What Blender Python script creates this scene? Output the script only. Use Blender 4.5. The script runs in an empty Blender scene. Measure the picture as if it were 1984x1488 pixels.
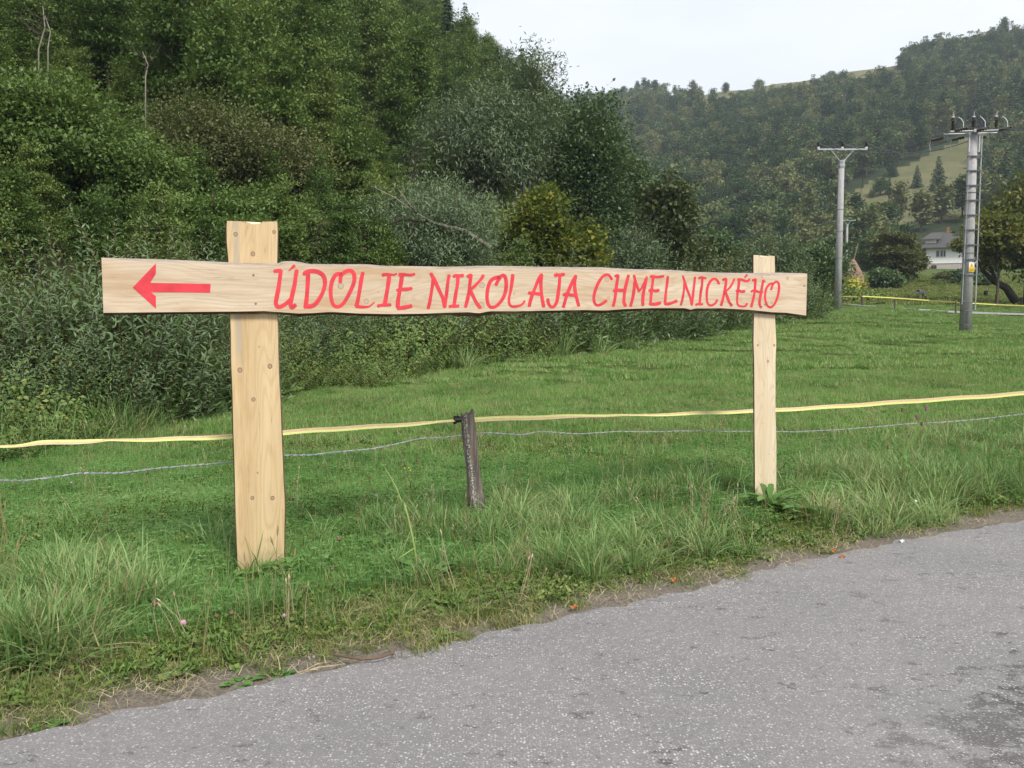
import bpy, bmesh, math, random
import numpy as np
from mathutils import Vector, Matrix, Euler

random.seed(7)
RNG = np.random.default_rng(7)
S = bpy.context.scene
COL = S.collection
R = math.radians

# ------------------------------------------------------------------ camera
FPX, CX, CY, HZ = 1650.0, 992.0, 744.0, 618.0
PITCH = math.atan((CY - HZ) / FPX)
CAMZ = 1.5
cam_d = bpy.data.cameras.new("camera")
cam_d.sensor_width = 36.0
cam_d.lens = 36.0 * FPX / 1984.0
cam_d.clip_start = 0.05
cam_d.clip_end = 6000
cam = bpy.data.objects.new("camera", cam_d)
cam.location = (0, 0, CAMZ)
cam.rotation_euler = (math.pi / 2 - PITCH, 0, 0)
COL.objects.link(cam)
S.camera = cam

# ------------------------------------------------------------------ world, sun, exposure
SUN_EL, SUN_AZ = R(48), R(150)      # azimuth from +Y, clockwise: behind the camera, to the right
w = bpy.data.worlds.new("World")
S.world = w
w.use_nodes = True
nt = w.node_tree
for n in list(nt.nodes):
    nt.nodes.remove(n)
o_ = nt.nodes.new("ShaderNodeOutputWorld")
bg = nt.nodes.new("ShaderNodeBackground")
bg.inputs[1].default_value = 0.1
sky = nt.nodes.new("ShaderNodeTexSky")
sky.sky_type = 'NISHITA'
sky.sun_disc = False
sky.sun_elevation = SUN_EL
sky.sun_rotation = SUN_AZ
tc = nt.nodes.new("ShaderNodeTexCoord")
mp = nt.nodes.new("ShaderNodeMapping")
mp.inputs[3].default_value = (1.0, 1.0, 3.2)
nz = nt.nodes.new("ShaderNodeTexNoise")
nz.inputs['Scale'].default_value = 1.7
nz.inputs['Detail'].default_value = 6
nz.inputs['Roughness'].default_value = 0.52
rp = nt.nodes.new("ShaderNodeValToRGB")
rp.color_ramp.elements[0].position = 0.3
rp.color_ramp.elements[0].color = (6.1, 6.55, 7.4, 1)
rp.color_ramp.elements[1].position = 0.68
rp.color_ramp.elements[1].color = (7.9, 8.0, 8.2, 1)
mx = nt.nodes.new("ShaderNodeMix")
mx.data_type = 'RGBA'
mx.inputs[0].default_value = 0.9
L = nt.links.new
L(tc.outputs['Generated'], mp.inputs[0]); L(mp.outputs[0], nz.inputs['Vector'])
L(nz.outputs[0], rp.inputs[0]); L(sky.outputs[0], mx.inputs[6]); L(rp.outputs[0], mx.inputs[7])
L(mx.outputs[2], bg.inputs[0]); L(bg.outputs[0], o_.inputs[0])

sd = bpy.data.lights.new("sun", 'SUN')
sd.energy = 2.9
sd.angle = R(14)
sd.color = (1.0, 0.95, 0.86)
sun = bpy.data.objects.new("sun", sd)
sdir = Vector((math.sin(SUN_AZ) * math.cos(SUN_EL), math.cos(SUN_AZ) * math.cos(SUN_EL), math.sin(SUN_EL)))
sun.rotation_euler = sdir.to_track_quat('Z', 'Y').to_euler()
COL.objects.link(sun)

S.view_settings.view_transform = 'Standard'
S.view_settings.look = 'None'
S.view_settings.exposure = 0.6
S.view_settings.gamma = 1.0
S.view_settings.use_curve_mapping = False
S.cycles.max_bounces = 7
S.cycles.diffuse_bounces = 4
S.cycles.transmission_bounces = 3
S.cycles.volume_bounces = 0
S.cycles.use_denoising = True

# ------------------------------------------------------------------ pixel helpers
CP, SP = math.cos(PITCH), math.sin(PITCH)
def ray(px, py):
    u, v = (px - CX) / FPX, (CY - py) / FPX
    return Vector((u, CP + v * SP, -SP + v * CP))
def P(px, py, Y):
    d = ray(px, py)
    return Vector((0, 0, CAMZ)) + d * (Y / d.y)
def proj(p):
    """numpy Nx3 -> pixel x, y"""
    x, y, z = p[:, 0], p[:, 1], p[:, 2] - CAMZ
    f = y * CP - z * SP
    up = y * SP + z * CP
    f = np.where(f < 0.01, 0.01, f)
    return CX + FPX * x / f, CY - FPX * up / f

# ------------------------------------------------------------------ mesh helpers
def tag(o, label=None, cat=None, group=None, kind=None):
    if label: o["label"] = label
    if cat: o["category"] = cat
    if group: o["group"] = group
    if kind: o["kind"] = kind
    return o
def link(name, me, parent=None, loc=None):
    o = bpy.data.objects.new(name, me)
    COL.objects.link(o)
    if parent is not None: o.parent = parent
    if loc is not None: o.location = loc
    return o
def thing(name, label, cat, loc=(0, 0, 0), rz=0.0, group=None):
    o = bpy.data.objects.new(name, None)
    o.empty_display_size = 0.2
    COL.objects.link(o)
    o.location = loc
    o.rotation_euler = (0, 0, rz)
    return tag(o, label, cat, group)
def np_mesh(name, V, F, mats, mi=None, tint=None, smooth=False):
    """V Nx3, F list of arrays (each Mxk); mi list of material index per array; tint per vertex float"""
    me = bpy.data.meshes.new(name)
    V = np.asarray(V, dtype=np.float32)
    if isinstance(F, np.ndarray): F = [F]
    if mi is None: mi = [0] * len(F)
    F = [(np.asarray(f, dtype=np.int32), m) for f, m in zip(F, mi) if len(f)]
    nl = sum(f.size for f, _ in F); nf = sum(len(f) for f, _ in F)
    me.vertices.add(len(V)); me.vertices.foreach_set("co", V.ravel())
    me.loops.add(nl); me.loops.foreach_set("vertex_index", np.concatenate([f.ravel() for f, _ in F]))
    me.polygons.add(nf)
    starts = []; k = 0; idx = []
    for f, m in F:
        starts.append(np.arange(len(f), dtype=np.int32) * f.shape[1] + k); k += f.size
        idx.append(np.full(len(f), m, dtype=np.int32))
    me.polygons.foreach_set("loop_start", np.concatenate(starts))
    me.polygons.foreach_set("material_index", np.concatenate(idx))
    me.update(calc_edges=True)
    me.validate()
    for m in (mats if isinstance(mats, (list, tuple)) else [mats]): me.materials.append(m)
    if tint is not None:
        a = me.attributes.new("tint", 'FLOAT', 'POINT')
        a.data.foreach_set("value", np.asarray(tint, dtype=np.float32))
    if smooth: me.shade_smooth()
    return me
class MB:
    """collects vertices and faces of one mesh"""
    def __init__(s): s.v = []; s.f = []; s.m = []
    def add(s, vs, fs, m=0):
        b = len(s.v); s.v += [tuple(v) for v in vs]
        s.f += [tuple(i + b for i in f) for f in fs]; s.m += [m] * len(fs)
    def box(s, c, sz, m=0, rot=None):
        x, y, z = (q / 2 for q in sz)
        vs = [Vector((a * x, b * y, d * z)) for a in (-1, 1) for b in (-1, 1) for d in (-1, 1)]
        if rot is not None: vs = [rot @ v for v in vs]
        c = Vector(c)
        s.add([c + v for v in vs], [(0, 1, 3, 2), (4, 6, 7, 5), (0, 4, 5, 1), (2, 3, 7, 6), (0, 2, 6, 4), (1, 5, 7, 3)], m)
    def tube(s, pts, rad, n=8, m=0, cap=True):
        pts = [Vector(p) for p in pts]
        if not hasattr(rad, '__len__'): rad = [rad] * len(pts)
        vs = []; ref = Vector((0, 0, 1))
        d0 = (pts[-1] - pts[0])
        if d0.length < 1e-6 or abs(d0.normalized().z) > 0.9: ref = Vector((1, 0, 0))
        for i, p in enumerate(pts):
            t = (pts[min(i + 1, len(pts) - 1)] - pts[max(i - 1, 0)]).normalized()
            a = t.cross(ref)
            if a.length < 1e-4: a = t.cross(Vector((0, 1, 0.01)))
            a.normalize(); b = t.cross(a)
            for k in range(n):
                q = 2 * math.pi * k / n
                vs.append(p + (a * math.cos(q) + b * math.sin(q)) * rad[i])
        fs = [(i * n + k, i * n + (k + 1) % n, (i + 1) * n + (k + 1) % n, (i + 1) * n + k)
              for i in range(len(pts) - 1) for k in range(n)]
        if cap:
            fs.append(tuple(range(n))[::-1]); fs.append(tuple(range((len(pts) - 1) * n, len(pts) * n)))
        s.add(vs, fs, m)
    def mesh(s, name, mats, smooth=False):
        me = bpy.data.meshes.new(name)
        me.from_pydata(s.v, [], s.f)
        for mt in (mats if isinstance(mats, (list, tuple)) else [mats]): me.materials.append(mt)
        me.polygons.foreach_set("material_index", s.m)
        if smooth: me.shade_smooth()
        me.update()
        return me
    def build(s, name, mats, parent=None, smooth=False):
        return link(name, s.mesh(name, mats, smooth), parent)

# ------------------------------------------------------------------ material helpers
def new_mat(name):
    m = bpy.data.materials.new(name); m.use_nodes = True
    t = m.node_tree
    for n in list(t.nodes): t.nodes.remove(n)
    out = t.nodes.new("ShaderNodeOutputMaterial")
    return m, t, out
class N:
    """thin node builder"""
    def __init__(s, t): s.t = t
    def new(s, k, **kw):
        n = s.t.nodes.new(k)
        for a, b in kw.items(): setattr(n, a, b)
        return n
    def link(s, a, b): s.t.links.new(a, b)
    def setin(s, n, i, v):
        if isinstance(v, bpy.types.NodeSocket): s.link(v, n.inputs[i])
        else: n.inputs[i].default_value = v
    def noise(s, vec, scale, detail=3, rough=0.5, dist=0.0):
        n = s.new("ShaderNodeTexNoise")
        if vec is not None: s.link(vec, n.inputs['Vector'])
        n.inputs['Scale'].default_value = scale; n.inputs['Detail'].default_value = detail
        n.inputs['Roughness'].default_value = rough; n.inputs['Distortion'].default_value = dist
        return n.outputs[0]
    def ramp(s, f, stops):
        r = s.new("ShaderNodeValToRGB"); s.link(f, r.inputs[0])
        e = r.color_ramp.elements
        while len(e) < len(stops): e.new(0.5)
        for k, (p, c) in enumerate(stops):
            e[k].position = p
            e[k].color = (c, c, c, 1) if not hasattr(c, '__len__') else (*c, 1)
        return r.outputs[0]
    def mix(s, f, a, b, bt='MIX'):
        m = s.new("ShaderNodeMix"); m.data_type = 'RGBA'; m.blend_type = bt
        for i, v in ((0, f), (6, a), (7, b)):
            if isinstance(v, bpy.types.NodeSocket): s.link(v, m.inputs[i])
            elif i == 0: m.inputs[0].default_value = v
            else: m.inputs[i].default_value = (*v, 1)
        return m.outputs[2]
    def math(s, op, a, b=0.0, c=None):
        m = s.new("ShaderNodeMath"); m.operation = op
        s.setin(m, 0, a); s.setin(m, 1, b)
        if c is not None: s.setin(m, 2, c)
        return m.outputs[0]
    def mapping(s, vec, scale=(1, 1, 1), loc=(0, 0, 0), rot=(0, 0, 0)):
        m = s.new("ShaderNodeMapping"); s.link(vec, m.inputs[0])
        m.inputs[1].default_value = loc; m.inputs[2].default_value = rot; m.inputs[3].default_value = scale
        return m.outputs[0]
    def bump(s, h, strength, dist):
        b = s.new("ShaderNodeBump"); s.link(h, b.inputs['Height'])
        b.inputs['Strength'].default_value = strength; b.inputs['Distance'].default_value = dist
        return b.outputs[0]
    def bsdf(s, col, rough=0.8, spec=0.3, normal=None, metal=0.0):
        p = s.new("ShaderNodeBsdfPrincipled")
        if isinstance(col, bpy.types.NodeSocket): s.link(col, p.inputs['Base Color'])
        else: p.inputs['Base Color'].default_value = (*col, 1)
        s.setin(p, 'Roughness', rough)
        p.inputs['Specular IOR Level'].default_value = spec
        p.inputs['Metallic'].default_value = metal
        if normal is not None: s.link(normal, p.inputs['Normal'])
        return p.outputs[0]
def simple_mat(name, c, rough=0.7, spec=0.3, metal=0.0, var=0.25, scale=8.0, bump=0.0):
    m, t, out = new_mat(name); n = N(t)
    tc = n.new("ShaderNodeTexCoord").outputs['Object']
    f = n.noise(tc, scale, 5, 0.6)
    c2 = tuple(max(0, q * (1 - var)) for q in c); c3 = tuple(min(1, q * (1 + var)) for q in c)
    col = n.ramp(f, [(0.3, c2), (0.7, c3)])
    nm = n.bump(f, bump, 0.01) if bump else None
    n.link(n.bsdf(col, rough, spec, nm, metal), out.inputs[0])
    return m
def leaf_mat(name, a, b, c, trans=0.3, rough=0.55, spec=0.25, rnd=0.5, patch=0.0, back=None):
    """a dark, b mid, c pale/yellow; per-leaf tint attribute runs a..b..c, object random shifts it"""
    m, t, out = new_mat(name); n = N(t)
    at = n.new("ShaderNodeAttribute"); at.attribute_name = "tint"
    f = at.outputs['Fac']
    oi = n.new("ShaderNodeObjectInfo").outputs['Random']
    f = n.math('ADD', f, n.math('MULTIPLY', n.math('SUBTRACT', oi, 0.5), rnd))
    if patch:
        g = n.new("ShaderNodeNewGeometry").outputs['Position']
        q = n.noise(g, patch, 2)
        f = n.math('ADD', f, n.math('MULTIPLY', n.math('SUBTRACT', q, 0.5), 1.2))
    col = n.ramp(f, [(0.0, a), (0.5, b), (1.0, c)])
    if back is not None:
        gb = n.new("ShaderNodeNewGeometry").outputs['Backfacing']
        col = n.mix(n.math('MULTIPLY', gb, 0.75), col, back)
    p = n.bsdf(col, rough, spec)
    if trans > 0:
        tr = n.new("ShaderNodeBsdfTranslucent")
        yc = n.mix(0.5, col, (0.16, 0.22, 0.03), 'MIX')
        n.link(yc, tr.inputs[0])
        ms = n.new("ShaderNodeMixShader"); ms.inputs[0].default_value = trans
        n.link(p, ms.inputs[1]); n.link(tr.outputs[0], ms.inputs[2])
        p = ms.outputs[0]
    n.link(p, out.inputs[0])
    return m

# ------------------------------------------------------------------ terrain
ZY = np.array([-50, 0, 8, 10, 16, 20, 26, 34, 43, 52, 60, 80, 110, 160, 200, 300, 700])
ZZ = np.array([0, 0, 0, .02, .10, .22, .48, .94, 1.5, 2.13, 2.7, 4.3, 6.6, 10.8, 14, 20, 30.])
_fx = np.linspace(-50, 700, 3000); _fz = np.interp(_fx, ZY, ZZ)
_k = np.exp(-np.linspace(-2, 2, 13) ** 2); _k /= _k.sum()
_fz2 = np.convolve(np.pad(_fz, 6, mode='edge'), _k, 'valid')
AL = R(29)
def vnoise(x, y, s, seed=0):
    """cheap smooth value noise"""
    x = np.asarray(x) / s + seed * 17.3; y = np.asarray(y) / s + seed * 7.7
    xi, yi = np.floor(x), np.floor(y); fx, fy = x - xi, y - yi
    fx = fx * fx * (3 - 2 * fx); fy = fy * fy * (3 - 2 * fy)
    def h(a, b):
        q = np.sin(a * 127.1 + b * 311.7 + seed * 74.7) * 43758.5453
        return q - np.floor(q)
    return (h(xi, yi) * (1 - fx) + h(xi + 1, yi) * fx) * (1 - fy) + (h(xi, yi + 1) * (1 - fx) + h(xi + 1, yi + 1) * fx) * fy
def softp(d, k): return np.logaddexp(0, d / k) * k
def hill_left(x, y):
    dl = -math.cos(AL) * x + math.sin(AL) * y - 15
    dn = -0.979 * (x - 14) + 0.196 * (y - 50)
    a = 0.555 * softp(dl, 2.5); b = 0.90 * softp(dn, 2.0)
    k = 4.0
    z = -k * np.logaddexp(-a / k, -b / k) + k * math.log(2) * 0
    z = np.maximum(z, 0)
    f = np.clip((y - 175) / 130, 0, 1)
    return np.minimum(z, 95 + 0.1 * z) * (1 - f * f * (3 - 2 * f))
def hill_far(x, y):
    s = 0.545 * x + 0.838 * y
    t = np.clip((s - 185) / (502 - 185), 0, 1)
    H = 111 + 4 * np.clip((x - 150) / 100, 0, 1)
    z = H * t ** 1.25
    z = np.where(s > 502, H - 0.08 * (s - 502), z)
    return z + 3 * (vnoise(x, y, 60, 3) - .5) * np.clip(t * 4, 0, 1) * np.clip((1 - t) * 6, 0, 1)
def road_d(x, y):
    """signed distance from the near edge of the verge; >0 on the meadow side"""
    return (-0.5136 * x + 0.858 * y) - 3.557
def terrain(x, y):
    x = np.asarray(x, float); y = np.asarray(y, float)
    z = np.interp(y, _fx, _fz2)
    z = z * np.clip(1 - np.clip(-y - 5, 0, 100) / 100, 0, 1)
    z = z - .38 * np.clip((x - 17) / 13, 0, 1.2) * np.clip((y - 36) / 14, 0, 1) * np.clip((95 - y) / 25, 0, 1)
    z = z + hill_left(x, y) + hill_far(x, y)
    d = road_d(x, y)
    b = np.clip((d - 0.1) / 1.2, 0, 1)
    z = z + (0.11 * np.clip((x - .6) / 1.4, 0, 1) - 0.045) * b * b * (3 - 2 * b) * np.clip((20 - y) / 10, 0, 1)
    z = z + (vnoise(x, y, 1.3, 1) - .5) * 0.05 * np.clip(d, 0, 1) + (vnoise(x, y, 5, 2) - .5) * 0.12 * np.clip((d - 2) / 4, 0, 1)
    return z - 0.03 * np.clip(-d * 4, 0, 1)
def tz(x, y): return float(terrain(x, y))
def gpt(px, Y):
    """ground point under pixel column px at depth Y"""
    x = (px - CX) / FPX * Y / CP * 1.0
    for _ in range(3):
        z = tz(x, Y); f = Y * CP - (z - CAMZ) * SP; x = (px - CX) / FPX * f
    return Vector((x, Y, tz(x, Y)))
def top_z(py, Y): return P(CX, py, Y).z

# polar sheet
nr, na = 500, 460
rr = np.concatenate([[0.0], np.geomspace(0.4, 2600, nr - 1)])
half = R(48)
an = np.concatenate([np.linspace(-half, half, 380), np.linspace(half, 2 * math.pi - half, 82)[1:-1]])
na = len(an)
RX = rr[:, None] * np.sin(an)[None]; RY = rr[:, None] * np.cos(an)[None]
RZ = terrain(RX, RY)
V = np.stack([RX, RY, RZ], -1).reshape(-1, 3)
i, j = np.meshgrid(np.arange(nr - 1), np.arange(na), indexing='ij')
j2 = (j + 1) % na
F = np.stack([i * na + j, (i + 1) * na + j, (i + 1) * na + j2, i * na + j2], -1).reshape(-1, 4)
F = F[:, ::-1]
cen = V[F].mean(1)
hl = hill_left(cen[:, 0], cen[:, 1]); hf = hill_far(cen[:, 0], cen[:, 1])
which = np.where(hf > 1.0, 2, np.where(hl > 1.5, 1, 0))

def ground_material():
    m, t, out = new_mat("meadow_soil"); n = N(t)
    pos = n.new("ShaderNodeNewGeometry").outputs['Position']
    f1 = n.noise(pos, 0.35, 4); f2 = n.noise(pos, 6, 6, 0.65); f3 = n.noise(pos, 60, 4, 0.7)
    grass = n.mix(f1, (0.045, 0.085, 0.018), (0.075, 0.12, 0.028))
    grass = n.mix(n.ramp(f2, [(0.35, 0.0), (0.7, 0.8)]), grass, (0.10, 0.11, 0.04))
    dirt = n.ramp(f3, [(0.25, (0.07, 0.06, 0.045)), (0.5, (0.15, 0.13, 0.105)), (0.75, (0.25, 0.22, 0.185))])
    # distance from the road edge
    sx = n.new("ShaderNodeSeparateXYZ"); n.link(pos, sx.inputs[0])
    d = n.math('SUBTRACT', n.math('ADD', n.math('MULTIPLY', sx.outputs[0], -0.5136), n.math('MULTIPLY', sx.outputs[1], 0.858)), 3.557)
    d = n.math('ADD', d, n.math('MULTIPLY', n.math('SUBTRACT', f2, 0.5), 0.8))
    k = n.ramp(n.math('MULTIPLY', d, 1.0), [(0.08, 1.0), (0.34, 0.0)])
    col = n.mix(k, grass, dirt)
    n.link(n.bsdf(col, 0.95, 0.1, n.bump(n.math('ADD', f3, f2), 0.6, 0.02)), out.inputs[0])
    return m
def hill_material(name, a, b):
    m, t, out = new_mat(name); n = N(t)
    pos = n.new("ShaderNodeNewGeometry").outputs['Position']
    f = n.noise(pos, 0.08, 6, 0.6)
    g = n.noise(pos, 0.9, 6, 0.7)
    col = n.mix(n.ramp(f, [(0.35, 0.0), (0.65, 1.0)]), a, b)
    col = n.mix(n.ramp(g, [(0.3, 0.0), (0.75, 0.6)]), col, tuple(q * 0.6 for q in a))
    n.link(n.bsdf(col, 0.95, 0.1, n.bump(g, 0.5, 0.3)), out.inputs[0])
    return m
M_ground = ground_material()
M_floor = hill_material("forest_floor", (0.022, 0.026, 0.012), (0.04, 0.035, 0.018))
M_floor2 = hill_material("far_forest_floor", (0.03, 0.045, 0.02), (0.045, 0.06, 0.028))
M_pasture = hill_material("hill_pasture", (0.115, 0.12, 0.055), (0.185, 0.172, 0.09))
def inpoly(px, py, poly):
    poly = np.array(poly, float); r = np.zeros(len(px), bool); j = len(poly) - 1
    for i in range(len(poly)):
        xi, yi = poly[i]; xj, yj = poly[j]
        c = ((yi > py) != (yj > py)) & (px < (xj - xi) * (py - yi) / (yj - yi + 1e-9) + xi)
        r ^= c; j = i
    return r
CLEAR = [(1612, 402), (1640, 378), (1700, 345), (1745, 325), (1800, 300), (1850, 275), (1925, 250), (1930, 300), (1925, 360), (1895, 415), (1800, 430), (1740, 440), (1690, 460), (1640, 472), (1585, 470), (1590, 430)]
def open_slope(x, y, z, grow=0.0):
    """where the far hill is grass instead of wood"""
    px, py = proj(np.column_stack([x, y, z])); s_ = .545 * x + .838 * y
    top = (s_ > 440 - grow + 14 * vnoise(x, y, 22, 4)) & (px > 1345) & (px < 1752)
    top |= (s_ > 484 - grow) & (px > 1290) & (px < 1400)
    low = s_ < 200
    return inpoly(px, py, CLEAR) | top, low
for kk, nm, mt in ((0, "ground", M_ground), (1, "wooded_hillside", M_floor), (2, "far_hillside", M_pasture)):
    ff = F[which == kk]
    if not len(ff): continue
    used, inv = np.unique(ff, return_inverse=True)
    me = np_mesh(nm, V[used], inv.reshape(-1, 4), mt, smooth=True)
    if kk == 2:
        me.materials.append(M_floor2)
        a_, b_ = open_slope(cen[which == 2][:, 0], cen[which == 2][:, 1], cen[which == 2][:, 2], 4)
        me.polygons.foreach_set("material_index", np.where(a_ | b_, 0, 1).astype(np.int32))
    tag(link(nm, me), kind="structure")

# ------------------------------------------------------------------ road
def road_material():
    m, t, out = new_mat("worn_asphalt"); n = N(t)
    pos = n.new("ShaderNodeNewGeometry").outputs['Position']
    v = n.new("ShaderNodeTexVoronoi"); n.link(n.mapping(pos, (1, 1, 1)), v.inputs['Vector']); v.inputs['Scale'].default_value = 88
    v.inputs['Randomness'].default_value = 1.0
    v2 = n.new("ShaderNodeTexVoronoi"); n.link(pos, v2.inputs['Vector']); v2.inputs['Scale'].default_value = 160
    fine = n.noise(pos, 140, 3, 0.7)
    mid = n.noise(pos, 18, 5, 0.6)
    big = n.noise(pos, 1.1, 5, 0.6)
    base = n.mix(mid, (0.135, 0.130, 0.133), (0.215, 0.207, 0.208))
    base = n.mix(n.ramp(fine, [(0.3, 0.55), (0.6, 0.0)]), base, (0.10, 0.098, 0.102))
    # stone chips: each cell its own shade, round core
    sc = n.new("ShaderNodeSeparateColor"); n.link(v.outputs['Color'], sc.inputs[0])
    core = n.ramp(v.outputs['Distance'], [(0.30, 1.0), (0.48, 0.0)])
    pick = n.ramp(sc.outputs[0], [(0.55, 0.0), (0.66, 1.0)])
    chipc = n.ramp(sc.outputs[1], [(0.0, (0.22, 0.19, 0.17)), (0.4, (0.33, 0.31, 0.29)), (0.75, (0.48, 0.47, 0.45)), (1.0, (0.60, 0.59, 0.57))])
    col = n.mix(n.math('MULTIPLY', core, pick), base, chipc)
    s2 = n.new("ShaderNodeSeparateColor"); n.link(v2.outputs['Color'], s2.inputs[0])
    core2 = n.ramp(v2.outputs['Distance'], [(0.25, 1.0), (0.42, 0.0)])
    pick2 = n.ramp(s2.outputs[0], [(0.6, 0.0), (0.75, 0.9)])
    col = n.mix(n.math('MULTIPLY', core2, pick2), col, (0.44, 0.43, 0.42))
    # tar patches, lower right of the lane
    sx = n.new("ShaderNodeSeparateXYZ"); n.link(pos, sx.inputs[0])
    # coordinates: centre of the tar zone near x=1.6 y=2.6
    dx = n.math('SUBTRACT', sx.outputs[0], 1.95); dy = n.math('SUBTRACT', sx.outputs[1], 3.0)
    a1 = n.math('ADD', n.math('MULTIPLY', dx, 0.80), n.math('MULTIPLY', dy, 0.60))
    a2 = n.math('ADD', n.math('MULTIPLY', dx, -0.60), n.math('MULTIPLY', dy, 0.80))
    r2 = n.math('SQRT', n.math('ADD', n.math('POWER', n.math('ABSOLUTE', n.math('DIVIDE', a1, 1.2)), 2.0), n.math('POWER', n.math('ABSOLUTE', n.math('DIVIDE', a2, 0.6)), 2.0)))
    zone = n.ramp(r2, [(0.2, 1.0), (1.0, 0.0)])
    tn = n.noise(n.mapping(pos, (7, 10, 8), rot=(0, 0, 0.4)), 1.0, 8, 0.74, 0.3)
    tar = n.ramp(n.math('ADD', tn, n.math('MULTIPLY', zone, 0.14)), [(0.585, 0.0), (0.63, 0.9)])
    tn2 = n.noise(pos, 2.6, 6, 0.75, 0.4)
    spots = n.ramp(tn2, [(0.67, 0.0), (0.72, 0.45)])
    tar = n.math('MAXIMUM', tar, spots)
    keep = n.math('SUBTRACT', 1.0, n.math('MULTIPLY', n.math('MAXIMUM', n.math('MULTIPLY', core2, pick2), n.math('MULTIPLY', core, pick)), 0.75))
    col = n.mix(n.math('MULTIPLY', tar, keep), col, (0.03, 0.027, 0.028))
    col = n.mix(n.ramp(big, [(0.3, 0.0), (0.7, 0.40)]), col, (0.29, 0.272, 0.262))
    pit = n.noise(pos, 34, 5, 0.7)
    col = n.mix(n.ramp(pit, [(0.56, 0.0), (0.68, 0.55)]), col, (0.10, 0.092, 0.09))
    wear = n.noise(n.mapping(pos, (0.6, 2.2, 1), rot=(0, 0, -0.54)), 1.3, 4, 0.6)
    col = n.mix(n.ramp(wear, [(0.42, 0.0), (0.62, 0.30)]), col, (0.17, 0.165, 0.172))
    # soil and dust creep over the broken edge
    dd = n.math('SUBTRACT', n.math('ADD', n.math('MULTIPLY', sx.outputs[0], -0.5136), n.math('MULTIPLY', sx.outputs[1], 0.858)), 3.557)
    en = n.noise(pos, 9, 6, 0.75)
    cr = n.ramp(n.math('ADD', n.math('MULTIPLY', dd, 1.6), n.math('MULTIPLY', en, 1.0)), [(0.32, 0.0), (0.58, 0.8)])
    col = n.mix(cr, col, n.mix(fine, (0.10, 0.085, 0.068), (0.24, 0.21, 0.175)))
    h = n.math('ADD', n.math('MULTIPLY', core, 0.6), n.math('MULTIPLY', fine, 0.5))
    n.link(n.bsdf(col, 0.8, 0.25, n.bump(h, 0.5, 0.004)), out.inputs[0])
    return m
EDGE_PX = [(0, 1437), (110, 1408), (200, 1386), (330, 1362), (450, 1337), (560, 1312), (650, 1293), (750, 1272), (870, 1243), (940, 1228), (1000, 1214),
           (1100, 1194), (1200, 1172), (1290, 1153), (1330, 1146), (1400, 1122), (1500, 1097), (1600, 1077), (1680, 1062), (1750, 1046), (1850, 1030), (1984, 1008)]
def on_z0(px, py):
    d = ray(px, py); k = -CAMZ / d.z
    return Vector((d.x * k, d.y * k, 0))
edge = [on_z0(*p) for p in EDGE_PX]
edge = [Vector((-22, -7.9, 0)), Vector((-9, -1.3, 0)), Vector((-4.2, 1.6, 0))] + edge + [Vector((9, 9.65, 0)), Vector((20, 16.6, 0)), Vector((45, 33, 0.6))]
rb = []
fine_edge = []
for a, b in zip(edge[:-1], edge[1:]):
    k = max(2, int((b - a).length / 0.05)) if (abs(a.x) < 6 and abs(b.x) < 9.5) else 6
    for q in range(k):
        p = a.lerp(b, q / k)
        if k > 6 or True:
            wob = (random.random() - .5) * 0.018 + 0.03 * math.sin(p.x * 9) * math.sin(p.x * 23 + 1)
            p = p + Vector((-0.51 * wob, 0.858 * wob, 0))
        fine_edge.append(p)
inner = [p + Vector((0.5136, -0.858, 0)) * 0.7 for p in fine_edge]
outer = [p + Vector((0.5136, -0.858, 0)) * 7.0 for p in fine_edge]
def rz(p, lift): return Vector((p.x, p.y, max(0, tz(p.x, p.y) if p.x > 14 else 0) + lift))
nn = len(fine_edge)
VV = [rz(p, -0.012) for p in fine_edge] + [rz(p, 0.008) for p in [q + Vector((0.5136, -0.858, 0)) * 0.02 for q in fine_edge]] + [rz(p, 0.022) for p in inner] + [rz(p, 0.03) for p in outer]
FF = [(r * nn + k, r * nn + k + 1, (r + 1) * nn + k + 1, (r + 1) * nn + k) for r in range(3) for k in range(nn - 1)]
FF = [f[::-1] for f in FF]
me = bpy.data.meshes.new("road"); me.from_pydata([tuple(v) for v in VV], [], FF); me.materials.append(road_material()); me.update()
tag(link("road", me), kind="structure")
# far lane across the meadow
mb = MB()
fr = [(2300, 52), (2120, 50), (1984, 50.5), (1880, 51.5), (1790, 53), (1700, 55.5), (1640, 58)]
pts = [gpt(px, Y) for px, Y in fr]
vs = []; 
for p in pts:
    vs += [p + Vector((0, -1.5, .05)), p + Vector((0, 1.5, .05))]
for v in vs: v.z = tz(v.x, v.y) + 0.12
LANE = np.array([(p.x, p.y) for p in pts])
mb.add(vs, [(2 * k, 2 * k + 2, 2 * k + 3, 2 * k + 1) for k in range(len(pts) - 1)])
M_lane = simple_mat("far_asphalt", (0.27, 0.265, 0.27), 0.9, 0.1)
tag(mb.build("far_lane", M_lane), kind="structure")
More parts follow.
